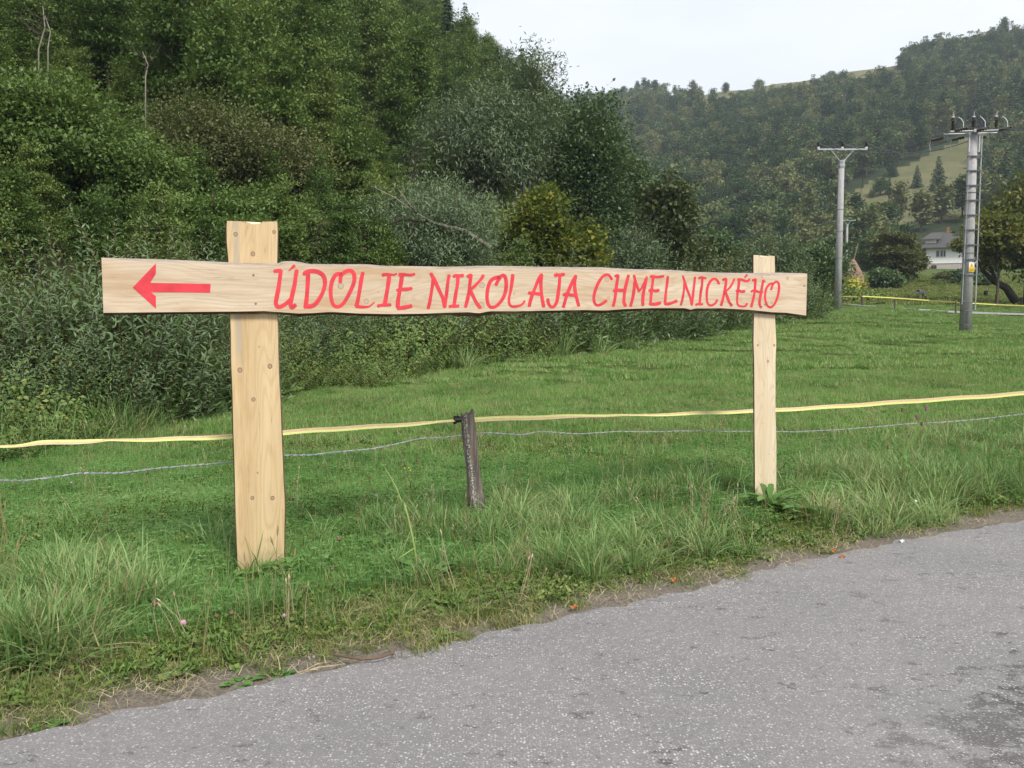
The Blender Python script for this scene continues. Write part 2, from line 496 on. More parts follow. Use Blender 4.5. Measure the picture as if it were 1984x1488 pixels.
#@@PART2
# ------------------------------------------------------------------ signpost
BDIR = Vector((0.8985, 0.4389, 0)); BN = Vector((-0.4389, 0.8985, 0))   # along the board; away from the camera
BANG = math.atan2(BDIR.y, BDIR.x)
B0 = Vector((0, 5.73, 0))
def plane_local(px, py, off=0.0, org=None):
    """pixel -> (s, z) in the sign's local frame, on the plane `off` behind the board face"""
    d = ray(px, py); p0 = B0 + BN * off
    k = (p0 - Vector((0, 0, CAMZ))).dot(BN) / d.dot(BN)
    p = Vector((0, 0, CAMZ)) + d * k
    q = p - (org or SIGN_O)
    return q.dot(BDIR), p.z
SIGN_O = Vector((0, 5.73, 0))
def wood_material(name, c_lo, c_hi, c_st, vertical, knots, seed, stain=0.35, streak=None):
    """grain runs along local z (vertical) or local x; knots = (s, z, radius)"""
    m, t, out = new_mat(name); n = N(t)
    tc = n.new("ShaderNodeTexCoord").outputs['Object']
    sx = n.new("ShaderNodeSeparateXYZ"); n.link(tc, sx.inputs[0])
    X, Z = sx.outputs[0], sx.outputs[2]
    A, B = (Z, X) if vertical else (X, Z)          # A along the grain, B across
    infl = None; kd = None; kring = None
    for (ks, kz, kr) in knots:
        ka, kb = (kz, ks) if vertical else (ks, kz)
        da = n.math('SUBTRACT', A, ka); db = n.math('SUBTRACT', B, kb)
        d2 = n.math('SQRT', n.math('ADD', n.math('POWER', n.math('ABSOLUTE', n.math('MULTIPLY', da, 0.9)), 2.0), n.math('POWER', n.math('ABSOLUTE', db), 2.0)))
        d2 = n.math('DIVIDE', d2, kr)
        kd = d2 if kd is None else n.math('MINIMUM', kd, d2)
        # grain bends round the knot
        e = n.math('ADD', n.math('POWER', n.math('ABSOLUTE', n.math('DIVIDE', da, kr * 5)), 2.0), n.math('POWER', n.math('ABSOLUTE', n.math('DIVIDE', db, kr * 2.2)), 2.0))
        g = n.math('DIVIDE', n.math('MULTIPLY', n.math('DIVIDE', db, kr * 2.2), kr * 0.9), n.math('ADD', 0.6, n.math('MULTIPLY', e, e)))
        infl = g if infl is None else n.math('ADD', infl, g)
    Bw = B if infl is None else n.math('SUBTRACT', B, infl)
    cb = n.new("ShaderNodeCombineXYZ")
    n.link(n.math('MULTIPLY', A, 0.55), cb.inputs[0]); n.link(n.math('MULTIPLY', Bw, 9.0), cb.inputs[1]); cb.inputs[2].default_value = seed
    low = n.noise(cb.outputs[0], 0.8, 3, 0.5)
    # cathedral rings: bands in a slowly varying field
    cbr = n.new("ShaderNodeCombineXYZ")
    n.link(n.math('MULTIPLY', A, 0.8), cbr.inputs[0]); n.link(n.math('MULTIPLY', Bw, 5.0), cbr.inputs[1]); cbr.inputs[2].default_value = seed + 5
    fld = n.noise(cbr.outputs[0], 1.0, 1.5, 0.4)
    ring = n.math('SINE', n.math('MULTIPLY', fld, 120.0))
    ring = n.ramp(ring, [(0.0, 0.0), (1.0, 1.0)])
    cf = n.new("ShaderNodeCombineXYZ")
    n.link(n.math('MULTIPLY', A, 2.2), cf.inputs[0]); n.link(n.math('MULTIPLY', Bw, 160.0), cf.inputs[1]); cf.inputs[2].default_value = seed + 9
    fib = n.noise(cf.outputs[0], 1.0, 4, 0.6)
    col = n.mix(n.ramp(low, [(0.3, 0.0), (0.7, 1.0)]), c_lo, c_hi)
    col = n.mix(n.math('MULTIPLY', ring, 0.34), col, tuple(q * k_ for q, k_ in zip(c_lo, (0.80, 0.72, 0.60))))
    col = n.mix(n.ramp(fib, [(0.35, 0.30), (0.6, 0.0)]), col, tuple(q * 0.7 for q in c_lo))
    st = n.noise(n.mapping(tc, (0.9, 1, 5) if not vertical else (5, 1, 0.9), loc=(seed, 0, 0)), 1.6, 5, 0.65)
    col = n.mix(n.ramp(st, [(0.47, 0.0), (0.68, stain)]), col, c_st)
    st2 = n.noise(n.mapping(tc, (0.5, 1, 7) if not vertical else (7, 1, 0.5), loc=(seed + 3, 0, 0)), 2.3, 5, 0.7)
    col = n.mix(n.ramp(st2, [(0.50, 0.0), (0.66, 0.5)]), col, tuple(min(1, q * 1.12) for q in c_hi))
    if streak is not None:
        s0_, w_, za, zb_ = streak
        bs = n.math('DIVIDE', n.math('ABSOLUTE', n.math('ADD', n.math('SUBTRACT', X, s0_), n.math('MULTIPLY', n.math('SUBTRACT', low, .5), .03))), w_)
        m1 = n.ramp(bs, [(0.3, 1.0), (1.0, 0.0)])
        zz_ = n.new("ShaderNodeMapRange"); n.link(Z, zz_.inputs[0]); zz_.inputs[1].default_value = za; zz_.inputs[2].default_value = za + .12; 
        m1 = n.math('MULTIPLY', m1, zz_.outputs[0])
        col = n.mix(n.math('MULTIPLY', m1, .62), col, (0.36, 0.32, 0.27))
    cc_ = n.new("ShaderNodeCombineXYZ")
    n.link(n.math('MULTIPLY', A, 1.3), cc_.inputs[0]); n.link(n.math('MULTIPLY', Bw, 42.0), cc_.inputs[1]); cc_.inputs[2].default_value = seed + 21
    crk = n.noise(cc_.outputs[0], 1.0, 2, 0.5)
    crm = n.ramp(n.math('ABSOLUTE', n.math('SUBTRACT', crk, 0.66)), [(0.0, 0.5), (0.010, 0.0)])
    col = n.mix(crm, col, tuple(q * .35 for q in c_st))
    saw = n.math('SINE', n.math('ADD', n.math('MULTIPLY', A, 420.0), n.math('MULTIPLY', low, 14.0)))
    hh = n.math('ADD', n.math('MULTIPLY', fib, 0.6), n.math('ADD', n.math('MULTIPLY', ring, 0.15), n.math('MULTIPLY', saw, 0.10)))
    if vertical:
        foot_dark = n.math('ADD', n.math('MULTIPLY', Z, -2.6), n.math('MULTIPLY', n.noise(n.mapping(tc, (14, 1, 5)), 1.0, 4, .7), 1.0))
        col = n.mix(n.ramp(foot_dark, [(0.12, 0.0), (0.55, 0.55)]), col, (0.26, 0.215, 0.13))  # mud splash on the post feet, with contact shade painted into the colour
    if kd is not None:
        halo = n.ramp(kd, [(0.9, 0.55), (1.0, 0.5), (1.0, 0.5)]) if False else n.ramp(n.math('MULTIPLY', kd, 0.25), [(0.25, 0.45), (0.85, 0.0)])
        col = n.mix(n.math('MULTIPLY', halo, 0.6), col, tuple(min(1, q * 0.86) for q in c_hi))
        kn = n.noise(tc, 120, 2)
        kk = n.math('ADD', kd, n.math('MULTIPLY', n.math('SUBTRACT', kn, 0.5), 0.25))
        kr_ = n.ramp(n.math('MULTIPLY', kk, 0.5), [(0.0, (0.16, 0.09, 0.05)), (0.10, (0.42, 0.28, 0.17)), (0.20, (0.34, 0.20, 0.11)), (0.30, (0.48, 0.33, 0.21)), (0.39, (0.08, 0.045, 0.03)), (0.50, (0.2, 0.12, 0.07))])
        msk = n.ramp(n.math('MULTIPLY', kk, 0.5), [(0.45, 1.0), (0.53, 0.0)])
        col = n.mix(msk, col, kr_)
    n.link(n.bsdf(col, 0.62, 0.3, n.bump(hh, 0.25, 0.002)), out.inputs[0])
    return m
def bark_material(name, a, b):
    m, t, out = new_mat(name); n = N(t)
    tc = n.new("ShaderNodeTexCoord").outputs['Object']
    f = n.noise(n.mapping(tc, (3, 14, 14)), 3, 6, 0.7)
    g = n.noise(tc, 2.2, 4, 0.6)
    col = n.mix(n.ramp(f, [(0.3, 0.0), (0.7, 1.0)]), a, b)
    col = n.mix(n.ramp(g, [(0.5, 0.0), (0.62, 0.6)]), col, (0.42, 0.33, 0.25))
    n.link(n.bsdf(col, 0.85, 0.2, n.bump(f, 0.6, 0.01)), out.inputs[0])
    return m
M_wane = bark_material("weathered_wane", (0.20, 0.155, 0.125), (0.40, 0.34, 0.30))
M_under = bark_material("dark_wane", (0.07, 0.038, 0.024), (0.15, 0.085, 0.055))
M_red = simple_mat("red_paint", (0.62, 0.045, 0.062), 0.55, 0.3, var=0.22, scale=11)
M_nail = simple_mat("steel_screw", (0.22, 0.2, 0.18), 0.45, 0.5, metal=0.7)

sign = thing("direction_sign", "long light wooden arrow sign with red lettering on two plank posts", "sign", SIGN_O, BANG)
# board
TOP = [(196, 499), (260, 501), (330, 503), (400, 506), (460, 509), (510, 510), (530, 510.5), (541, 510), (548, 507), (556, 506), (572, 506), (585, 508), (594, 510), (602, 511.7),
       (655, 512), (715, 512), (744, 515), (819, 516), (870, 517), (891, 516.5), (931, 515), (987, 515.5), (1052, 517), (1130, 517.8), (1170, 518), (1200, 520), (1231, 521.6),
       (1286, 522.7), (1320, 524), (1356, 527), (1413, 528.6), (1441, 529), (1469, 529), (1512, 528.3), (1564, 529.5), (1566, 531)]
BOT = [(197, 606), (300, 605), (400, 604), (460, 603.5), (510, 602.7), (541, 604.7), (577, 607.5), (605, 606.5), (632, 604.7), (647, 604.7), (670, 606), (697, 607.5), (760, 608.5),
       (819, 607.8), (866, 605.8), (907, 604.8), (928, 607), (940, 604.5), (950, 603), (1003, 603), (1060, 601.8), (1130, 600.5), (1175, 601.5), (1209, 598.9), (1264, 597), (1328, 597), (1339.5, 600),
       (1348, 597.5), (1399, 597.2), (1455, 600.3), (1497, 604.8), (1526, 606), (1548, 609), (1562, 611)]
def resample(poly, xs):
    a = np.array(poly, float); return np.interp(xs, a[:, 0], a[:, 1])
xs = np.concatenate([[196.5], np.linspace(200, 1560, 260), [1564]])
ty = resample(TOP, xs); by = resample(BOT, xs)
rj = np.random.default_rng(3)
jt = np.convolve(rj.normal(0, .8, len(xs) + 8), np.ones(9) / 9, 'valid') * 1.5
jb = np.convolve(rj.normal(0, .6, len(xs) + 8), np.ones(9) / 9, 'valid') * 1.2
TH = 0.042
rows = []
for k, x in enumerate(xs):
    # wane strips fade out at the sawn ends
    wt = (4.0 + jt[k]) * min(1, (x - 195) / 60) + 0.6
    wt *= 1 - max(0, (x - 1500) / 64) * 0.8
    wb = 4.8 + jb[k] - max(0, (x - 1450) / 110) * 1.5 + (2.0 if 880 < x < 960 else 0)
    a = plane_local(x, ty[k], TH * 0.7); b = plane_local(x, ty[k] + wt, 0); c = plane_local(x, by[k], 0); d = plane_local(x, by[k] + wb, TH * 0.8)
    ysag = 0.002 * math.sin(x * 0.01)
    s0 = b[0]
    rows.append([(s0, TH, a[1] - .003), (s0, TH * .7, a[1]), (s0, TH * .25, (a[1] * .4 + b[1] * .6)), (s0, 0, b[1])] +
                [(s0, 0, b[1] + (c[1] - b[1]) * q / 6) for q in range(1, 6)] +
                [(s0, 0, c[1]), (s0, TH * .3, c[1] * .55 + d[1] * .45), (s0, TH * .8, d[1]), (s0, TH, d[1] + .004)])
nr_ = len(rows[0]); Vb = [v for r in rows for v in r]; Fb = []; Mb = []
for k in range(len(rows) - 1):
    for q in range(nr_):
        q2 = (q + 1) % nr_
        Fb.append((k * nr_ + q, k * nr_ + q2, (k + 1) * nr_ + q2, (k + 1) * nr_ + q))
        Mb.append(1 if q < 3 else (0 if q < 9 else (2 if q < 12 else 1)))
Fb.append(tuple(range(nr_))[::-1]); Mb.append(3)
Fb.append(tuple(range((len(rows) - 1) * nr_, len(rows) * nr_))); Mb.append(0)
kn_b = []
for px, py, r in ((660, 554, .019), (733, 565.6, .008), (710, 584, .017), (934, 553, .02), (932.6, 592, .022), (996, 569, .008), (1175.5, 541.6, .018), (1179, 577, .013), (1526, 539, .014), (1495, 586, .013), (1476, 537, .01), (1487, 585, .009)):
    s, z = plane_local(px, py); kn_b.append((s, z, r))
def knot_pale(n_): return n_
M_board = wood_material("sanded_board", (0.50, 0.385, 0.27), (0.62, 0.52, 0.395), (0.42, 0.26, 0.13), False, [], 2.0, 0.7)
# paler grey knots on the board
def add_knots(mat, knots, inner, rim):
    t = mat.node_tree; n = N(t)
    p = [q for q in t.nodes if q.type == 'BSDF_PRINCIPLED'][0]
    col = p.inputs['Base Color'].links[0].from_socket
    tc = n.new("ShaderNodeTexCoord").outputs['Object']
    sx = n.new("ShaderNodeSeparateXYZ"); n.link(tc, sx.inputs[0])
    kd = None
    nz_ = n.noise(tc, 35, 3)
    for (ks, kz, kr) in knots:
        d = n.math('SQRT', n.math('ADD', n.math('POWER', n.math('ABSOLUTE', n.math('SUBTRACT', sx.outputs[0], ks)), 2.0), n.math('POWER', n.math('ABSOLUTE', n.math('SUBTRACT', sx.outputs[2], kz)), 2.0)))
        d = n.math('DIVIDE', d, kr)
        kd = d if kd is None else n.math('MINIMUM', kd, d)
    kd = n.math('ADD', kd, n.math('MULTIPLY', n.math('SUBTRACT', nz_, 0.5), 0.9))
    q = n.math('MULTIPLY', kd, 0.5)
    halo = n.ramp(n.math('MULTIPLY', kd, 0.25), [(0.2, 0.5), (0.75, 0.0)])
    c = n.mix(halo, col, (0.60, 0.42, 0.26))
    kc = n.ramp(q, [(0.0, inner), (0.3, tuple(v * 1.15 for v in inner)), (0.45, rim)])
    c = n.mix(n.ramp(q, [(0.42, 1.0), (0.56, 0.0)]), c, kc)
    n.link(c, p.inputs['Base Color'])
add_knots(M_board, kn_b, (0.40, 0.33, 0.26), (0.30, 0.21, 0.14))
me = bpy.data.meshes.new("board"); me.from_pydata(Vb, [], Fb)
M_end = simple_mat("sawn_end", (0.22, 0.16, 0.10), 0.9, 0.1, var=0.4, scale=60)
for mt in (M_board, M_wane, M_under, M_end): me.materials.append(mt)
me.polygons.foreach_set("material_index", Mb); me.update()
board = link("board", me, sign)
board["label"] = "pale sanded waney plank"

# lettering: strokes in zoomed pixels -> ribbons 1 mm proud of the board
def ribbon(pts, w0, layer, taper=(1, 1), smooth=True):
    """pts in photo px; returns verts, faces in the sign frame"""
    p = np.array(pts, float)
    if smooth and len(p) > 2:
        q = []
        for k in range(len(p) - 1):
            p0, p1, p2, p3 = p[max(k - 1, 0)], p[k], p[k + 1], p[min(k + 2, len(p) - 1)]
            for t in (0, .25, .5, .75):
                q.append(0.5 * ((2 * p1) + (-p0 + p2) * t + (2 * p0 - 5 * p1 + 4 * p2 - p3) * t * t + (-p0 + 3 * p1 - 3 * p2 + p3) * t ** 3))
        q.append(p[-1]); p = np.array(q)
    d = np.gradient(p, axis=0); d /= np.linalg.norm(d, axis=1)[:, None] + 1e-9
    nrm = np.stack([-d[:, 1], d[:, 0]], 1)
    L_ = np.concatenate([[0], np.cumsum(np.linalg.norm(np.diff(p, axis=0), axis=1))]); L_ /= L_[-1]
    wv = w0 / 2 * (taper[0] + (taper[1] - taper[0]) * L_) * (1 + 0.07 * np.sin(L_ * 9 + p[0, 0]))
    a, b = p + nrm * wv[:, None], p - nrm * wv[:, None]
    # rounded brush ends
    e0 = p[0] - d[0] * wv[0] * 0.45; e1 = p[-1] + d[-1] * wv[-1] * 0.45
    vs = []
    off = -0.0012 - 0.0004 * layer
    for q in list(a) + list(b) + [e0, e1, a[0] * .75 + b[0] * .25 - d[0] * wv[0] * .35, b[0] * .75 + a[0] * .25 - d[0] * wv[0] * .35, a[-1] * .75 + b[-1] * .25 + d[-1] * wv[-1] * .35, b[-1] * .75 + a[-1] * .25 + d[-1] * wv[-1] * .35]:
        s, z = plane_local(q[0], q[1], 0); vs.append((s, off, z))
    m_ = len(p)
    fs = [(k, k + 1, m_ + k + 1, m_ + k) for k in range(m_ - 1)]
    fs.append((0, m_, 2 * m_ + 3, 2 * m_, 2 * m_ + 2)); fs.append((m_ - 1, 2 * m_ + 4, 2 * m_ + 1, 2 * m_ + 5, 2 * m_ - 1))
    return vs, fs
Z1, Z2, Z3, Z4 = (510, 500, 6.4), (810, 500, 6.2), (1120, 510, 9.018), (1300, 510, 7.086)
LET = [
 (Z1, 52, [([(135,163),(180,158),(218,152)],.9), ([(218,150),(206,250),(188,380),(166,490),(156,560),(180,602),(232,596),(300,550),(350,500)],1), ([(415,150),(402,230),(388,330),(365,430),(345,530),(338,585),(358,612),(400,580)],1), ([(388,92),(350,125),(315,157)],.8,(1,.2))]),
 (Z1, 52, [([(556,195),(552,300),(546,400),(538,500),(525,605)],1), ([(510,205),(520,180),(580,163),(650,165),(715,190),(755,240),(765,310),(750,390),(715,470),(660,555),(600,595),(510,598)],1)]),
 (Z1, 48, [([(955,300),(958,240),(975,205),(1010,175),(1065,155),(1110,175),(1130,230),(1122,310),(1085,400),(1040,490),(985,570),(925,603),(870,580),(843,500),(835,400),(850,300),(885,225),(925,197),(965,200)],1)]),
 (Z1, 48, [([(1235,180),(1215,270),(1195,400),(1175,510),(1155,595)],1), ([(1148,598),(1220,606),(1300,603),(1340,580),(1378,545)],.9,(1,.35))]),
 (Z1, 50, [([(1562,205),(1550,320),(1528,450),(1505,580)],1), ([(1480,218),(1500,205),(1570,203),(1625,207),(1655,190)],.85,(1,.5)), ([(1420,594),(1470,582),(1530,580),(1580,578)],.8)]),
 (Z1, 50, [([(1722,205),(1706,320),(1690,420),(1672,520),(1666,612)],1), ([(1685,207),(1750,205),(1830,210),(1880,196)],.95,(1,.6)), ([(1660,402),(1700,387),(1770,387),(1842,376)],.85), ([(1664,620),(1720,616),(1790,604),(1838,592)],.95)]),
 (Z2, 44, [([(120,605),(137,540),(155,440),(172,330),(182,250)],.9), ([(152,185),(200,270),(250,380),(300,490),(320,590)],1), ([(372,205),(357,290),(347,380),(335,480),(322,580)],.9)]),
 (Z2, 44, [([(478,220),(472,320),(452,430),(432,570)],.95), ([(425,225),(445,212),(495,212),(542,208)],.9), ([(375,585),(400,575),(450,577),(488,572)],.85)]),
 (Z2, 44, [([(635,200),(624,290),(612,400),(592,500),(568,590)],.95), ([(592,228),(610,208),(642,203)],.8), ([(785,205),(750,260),(700,315),(640,370)],.8), ([(630,395),(665,465),(700,535),(748,598)],.9)]),
 (Z2, 42, [([(935,325),(955,280),(982,238),(1005,212),(1035,212),(1055,260),(1058,340),(1042,430),(1002,510),(940,575),(885,592),(845,560),(828,480),(835,380),(862,290),(910,245),(972,228)],1)]),
 (Z2, 42, [([(1137,200),(1127,300),(1110,400),(1093,480),(1095,545),(1120,578),(1170,582),(1230,567),(1265,540),(1280,512)],1,(1,.6))]),
 (Z2, 40, [([(1488,195),(1450,250),(1412,340),(1377,430),(1347,520),(1335,580)],1), ([(1483,205),(1474,300),(1480,400),(1492,500),(1510,585)],1), ([(1328,418),(1352,420),(1420,427),(1480,432)],1)]),
 (Z2, 40, [([(1702,215),(1696,320),(1682,430),(1667,520),(1638,575),(1600,587),(1566,545),(1558,490)],1), ([(1642,215),(1665,200),(1700,205),(1755,195)],1)]),
 (Z2, 40, [([(1897,210),(1860,270),(1825,350),(1792,430),(1767,510),(1745,590)],1), ([(1893,210),(1880,300),(1885,390),(1905,480),(1930,575)],1), ([(1745,445),(1780,430),(1830,442),(1890,447)],1)]),
 (Z3, 52, [([(588,285),(560,235),(520,202),(470,208),(410,255),(350,350),(302,470),(275,580),(280,665),(310,722),(360,733),(430,703),(495,648)],1)]),
 (Z3, 54, [([(702,210),(682,320),(665,430),(655,530),(640,640),(612,750)],1), ([(645,225),(700,213)],1), ([(880,210),(857,300),(832,400),(812,500),(802,600),(802,690),(832,745)],1), ([(625,490),(660,465),(740,472),(830,472)],1)]),
 (Z3, 54, [([(985,330),(978,450),(955,600),(915,750)],1), ([(977,210),(1005,330),(1040,430),(1065,490)],.9), ([(1203,235),(1160,330),(1110,430),(1065,490)],.7), ([(1188,270),(1165,400),(1140,520),(1130,640),(1130,735)],1)]),
 (Z3, 54, [([(1312,250),(1300,350),(1285,470),(1275,570),(1265,690)],.9), ([(1262,240),(1290,225),(1380,240),(1495,225)],.85), ([(1242,485),(1275,467),(1350,482),(1415,470)],.9), ([(1250,700),(1290,714),(1360,712),(1440,690)],1)]),
 (Z3, 50, [([(1568,230),(1555,350),(1537,480),(1525,600),(1518,690)],.9), ([(1510,705),(1560,712),(1630,697),(1725,655)],1)]),
 (Z4, 31, [([(135,575),(155,500),(170,420),(182,330),(185,260)],1), ([(163,175),(190,260),(225,370),(260,460),(285,570)],1), ([(330,190),(318,290),(308,380),(298,470),(287,575)],1)]),
 (Z4, 34, [([(430,200),(425,300),(408,400),(393,560)],1), ([(383,212),(400,196),(440,198),(480,207)],.95), ([(340,574),(365,560),(400,563),(435,560)],.9)]),
 (Z4, 36, [([(660,285),(635,238),(600,213),(560,228),(520,280),(498,350),(490,440),(497,530),(520,570),(560,577),(605,552),(635,500)],1,(1,.8))]),
 (Z4, 36, [([(757,210),(752,290),(732,400),(712,490),(688,580)],1), ([(708,228),(755,213)],1), ([(870,215),(840,280),(800,340),(750,385)],.8), ([(748,390),(772,460),(798,530),(835,583)],.95)]),
 (Z4, 36, [([(937,230),(927,320),(913,420),(908,530),(925,578),(970,592),(1020,588),(1043,550)],1,(1,.7)), ([(915,222),(960,222),(1020,242),(1060,240),(1077,215)],.9), ([(895,385),(930,375),(970,390),(1012,382)],1), ([(1042,160),(1025,178),(1010,198)],.9,(1,.5))]),
 (Z4, 34, [([(1160,215),(1155,300),(1147,400),(1127,500),(1102,600)],1), ([(1118,235),(1165,222)],1), ([(1268,230),(1250,320),(1232,420),(1217,510),(1217,570),(1240,608)],1), ([(1100,388),(1140,370),(1200,392),(1258,397)],.9)]),
 (Z4, 31, [([(1375,365),(1387,320),(1410,277),(1450,252),(1480,290),(1480,380),(1457,480),(1420,560),(1375,603),(1330,590),(1297,520),(1292,430),(1312,340),(1350,290),(1392,275)],1)]),
]
lay = 0
for (zo, zw, strokes) in LET:
    mb = MB()
    for k, stx in enumerate(strokes):
        pts = [(zo[0] + x / zo[2], zo[1] + y / zo[2]) for x, y in stx[0]]
        vs, fs = ribbon(pts, zw / zo[2] * stx[1], k, stx[2] if len(stx) > 2 else (1, 1))
        mb.add(vs, fs)
    mb.build("letter", M_red, board)
mb = MB()
AR = [(257, 557), (302, 510), (302, 530), (291, 548), (408, 550), (407, 567), (292, 566), (302, 574), (302, 598)]
vs = [(*[plane_local(x, y)[0]], -0.0014, plane_local(x, y)[1]) for x, y in AR]
mb.add(vs, [(0, 1, 2, 3), (0, 3, 6), (3, 4, 5, 6), (0, 6, 7, 8)])
mb.build("arrow", M_red, board)
for px, py in ((491, 533), (495.5, 588), (1558, 554), (1482, 545), (1482, 590)):
    s, z = plane_local(px, py); mb = MB()
    mb.tube([(s, 0.001, z), (s, -0.0022, z)], 0.0065, 10); mb.build("screw", M_nail, board)

# plank posts behind the board
LP_L = [(440, 428), (439, 440), (439.5, 470), (443, 508), (444, 540), (446, 609), (447.5, 650), (448, 700), (450.5, 763), (452, 830), (454.5, 904), (455.5, 950), (457, 1005), (460, 1081), (462, 1140)]
LP_R = [(537, 429), (538, 450), (537, 508), (536, 560), (537, 609), (538, 640), (538.7, 662), (540, 723), (543.5, 783), (546, 854), (548.5, 905), (549, 930), (551, 955), (552, 985), (551, 1030), (550, 1101), (550, 1140)]
RP_L = [(1460, 494), (1460, 528), (1461, 614), (1460, 663), (1461.5, 696), (1462, 819), (1463, 954), (1464, 980)]
RP_R = [(1501, 496), (1501.6, 528), (1501.6, 614), (1503.8, 660), (1504, 668), (1502.5, 696), (1502.5, 798), (1504.5, 860), (1504, 938), (1504.5, 980)]
def post(name, left, right, topy, zbot, mats, label, notch=None, wane_r=0.0, wane_l=0.0, th=0.045):
    y0 = topy; y1 = left[-1][1]
    ys = np.concatenate([np.linspace(y0, y1, 70)])
    a = np.array(left, float); b = np.array(right, float)
    lx = np.interp(ys, a[:, 1], a[:, 0]); rx = np.interp(ys, b[:, 1], b[:, 0])
    off0 = TH + 0.003
    rows = []; nc = 14
    for k, y in enumerate(ys):
        row = []
        for q in range(nc + 1):
            f = q / nc; yy = y
            if k == 0 and notch:
                fx = lx[0] + (rx[0] - lx[0]) * f
                yy = np.interp(fx, [n_[0] for n_ in notch], [n_[1] for n_ in notch])
            s, z = plane_local(lx[k] + (rx[k] - lx[k]) * f, yy, off0)
            if k == len(ys) - 1: z = zbot
            row.append((s, off0, z))
        # back edge, wider by the wane
        row.append((row[-1][0] + wane_r, off0 + th * .6, row[-1][2] - (.0 if k else .004)))
        row.append((row[nc][0] + wane_r * .8, off0 + th, row[nc][2] - (.0 if k else .006)))
        row.append((row[0][0] - wane_l * .8, off0 + th, row[0][2] - (.0 if k else .006)))
        row.append((row[0][0] - wane_l, off0 + th * .6, row[0][2]))
        rows.append(row)
    m_ = len(rows[0]); V_ = [v for r in rows for v in r]; F_ = []; I_ = []
    for k in range(len(rows) - 1):
        for q in range(m_):
            q2 = (q + 1) % m_
            F_.append((k * m_ + q, (k + 1) * m_ + q, (k + 1) * m_ + q2, k * m_ + q2))
            I_.append(0 if q < nc else (1 if q in (nc, nc + 1, nc + 3, nc + 4) or q == m_ - 1 else 0))
    F_.append(tuple(range(m_))); I_.append(2)
    me = bpy.data.meshes.new(name); me.from_pydata(V_, [], F_)
    for mt in mats: me.materials.append(mt)
    me.polygons.foreach_set("material_index", I_); me.update()
    o = link(name, me, sign); o["label"] = label
    return o
OFFP = TH + 0.003
def kl(lst):
    return [(*plane_local(px, py, OFFP), r * .88) for px, py, r in lst]
kL = kl([(456.5, 454, .014), (531, 449.5, .012), (490, 492, .015), (502, 672, .005), (465, 717, .016), (523, 709.6, .016), (491, 774, .014), (499, 916, .006), (489, 965, .013), (528, 965, .014)])
kR = kl([(1468, 669, .010), (1500, 669, .011), (1488, 700, .011), (1497, 775, .004), (1478, 820, .004), (1490, 880, .004)])
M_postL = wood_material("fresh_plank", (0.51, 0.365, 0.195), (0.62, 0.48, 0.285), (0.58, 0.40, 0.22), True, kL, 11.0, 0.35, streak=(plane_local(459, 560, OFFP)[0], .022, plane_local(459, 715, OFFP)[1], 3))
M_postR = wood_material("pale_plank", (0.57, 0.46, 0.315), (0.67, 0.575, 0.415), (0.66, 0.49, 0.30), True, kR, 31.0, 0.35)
M_endp = simple_mat("chipped_end", (0.75, 0.62, 0.42), 0.9, 0.1, var=0.3, scale=90)
M_darkside = bark_material("bark_side", (0.09, 0.05, 0.03), (0.2, 0.12, 0.07))
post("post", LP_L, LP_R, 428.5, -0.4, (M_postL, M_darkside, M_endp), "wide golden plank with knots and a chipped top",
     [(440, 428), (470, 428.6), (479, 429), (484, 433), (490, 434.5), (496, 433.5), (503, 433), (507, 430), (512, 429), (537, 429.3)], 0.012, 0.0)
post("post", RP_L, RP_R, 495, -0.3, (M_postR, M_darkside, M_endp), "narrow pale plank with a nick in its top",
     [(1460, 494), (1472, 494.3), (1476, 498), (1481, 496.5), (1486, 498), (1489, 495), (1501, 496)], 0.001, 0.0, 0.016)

# ------------------------------------------------------------------ fence: old stake, tape, barbed wire
def stake_material():
    m, t, out = new_mat("old_stake_wood"); n = N(t)
    tc = n.new("ShaderNodeTexCoord").outputs['Object']
    f = n.noise(n.mapping(tc, (60, 60, 3)), 1.0, 5, 0.65)
    g = n.noise(tc, 9, 4)
    col = n.ramp(f, [(0.25, (0.04, 0.036, 0.034)), (0.5, (0.14, 0.12, 0.105)), (0.75, (0.27, 0.25, 0.23))])
    col = n.mix(n.ramp(g, [(0.5, 0.0), (0.7, 0.45)]), col, (0.15, 0.10, 0.075))
    sx = n.new("ShaderNodeSeparateXYZ"); n.link(tc, sx.inputs[0])
    li = n.noise(tc, 70, 4, 0.7)
    side = n.ramp(sx.outputs[0], [(0.0, 1.0), (0.5, 1.0)])
    # lichen runs down the left arris
    band = n.math('ABSOLUTE', n.math('ADD', n.math('ADD', sx.outputs[0], n.math('MULTIPLY', sx.outputs[2], 0.125)), 0.014))
    bandm = n.ramp(n.math('MULTIPLY', band, 20.0), [(0.1, 1.0), (0.6, 0.0)])
    lm = n.math('MULTIPLY', n.ramp(li, [(0.54, 0.0), (0.60, 1.0)]), bandm)
    col = n.mix(lm, col, (0.5, 0.5, 0.47))
    n.link(n.bsdf(col, 0.95, 0.1, n.bump(f, 0.9, 0.012)), out.inputs[0])
    return m
M_stake = stake_material()
ft = P(905, 803, 6.45); fb = P(931, 992, 6.5)
stake = thing("fence_stake", "dark weathered leaning stake with lichen, between the two sign posts", "fence post", (fb.x, fb.y, fb.z - .1))
mb = MB()
rs = np.random.default_rng(5)
n_ = 14; lv = 22
prof = 0.052 * (1 + 0.16 * rs.normal(size=n_)); prof[3] *= .72; prof[9] *= .8
top = ft - Vector(stake.location); bot = Vector((0.012, 0, -0.3))
vs = []
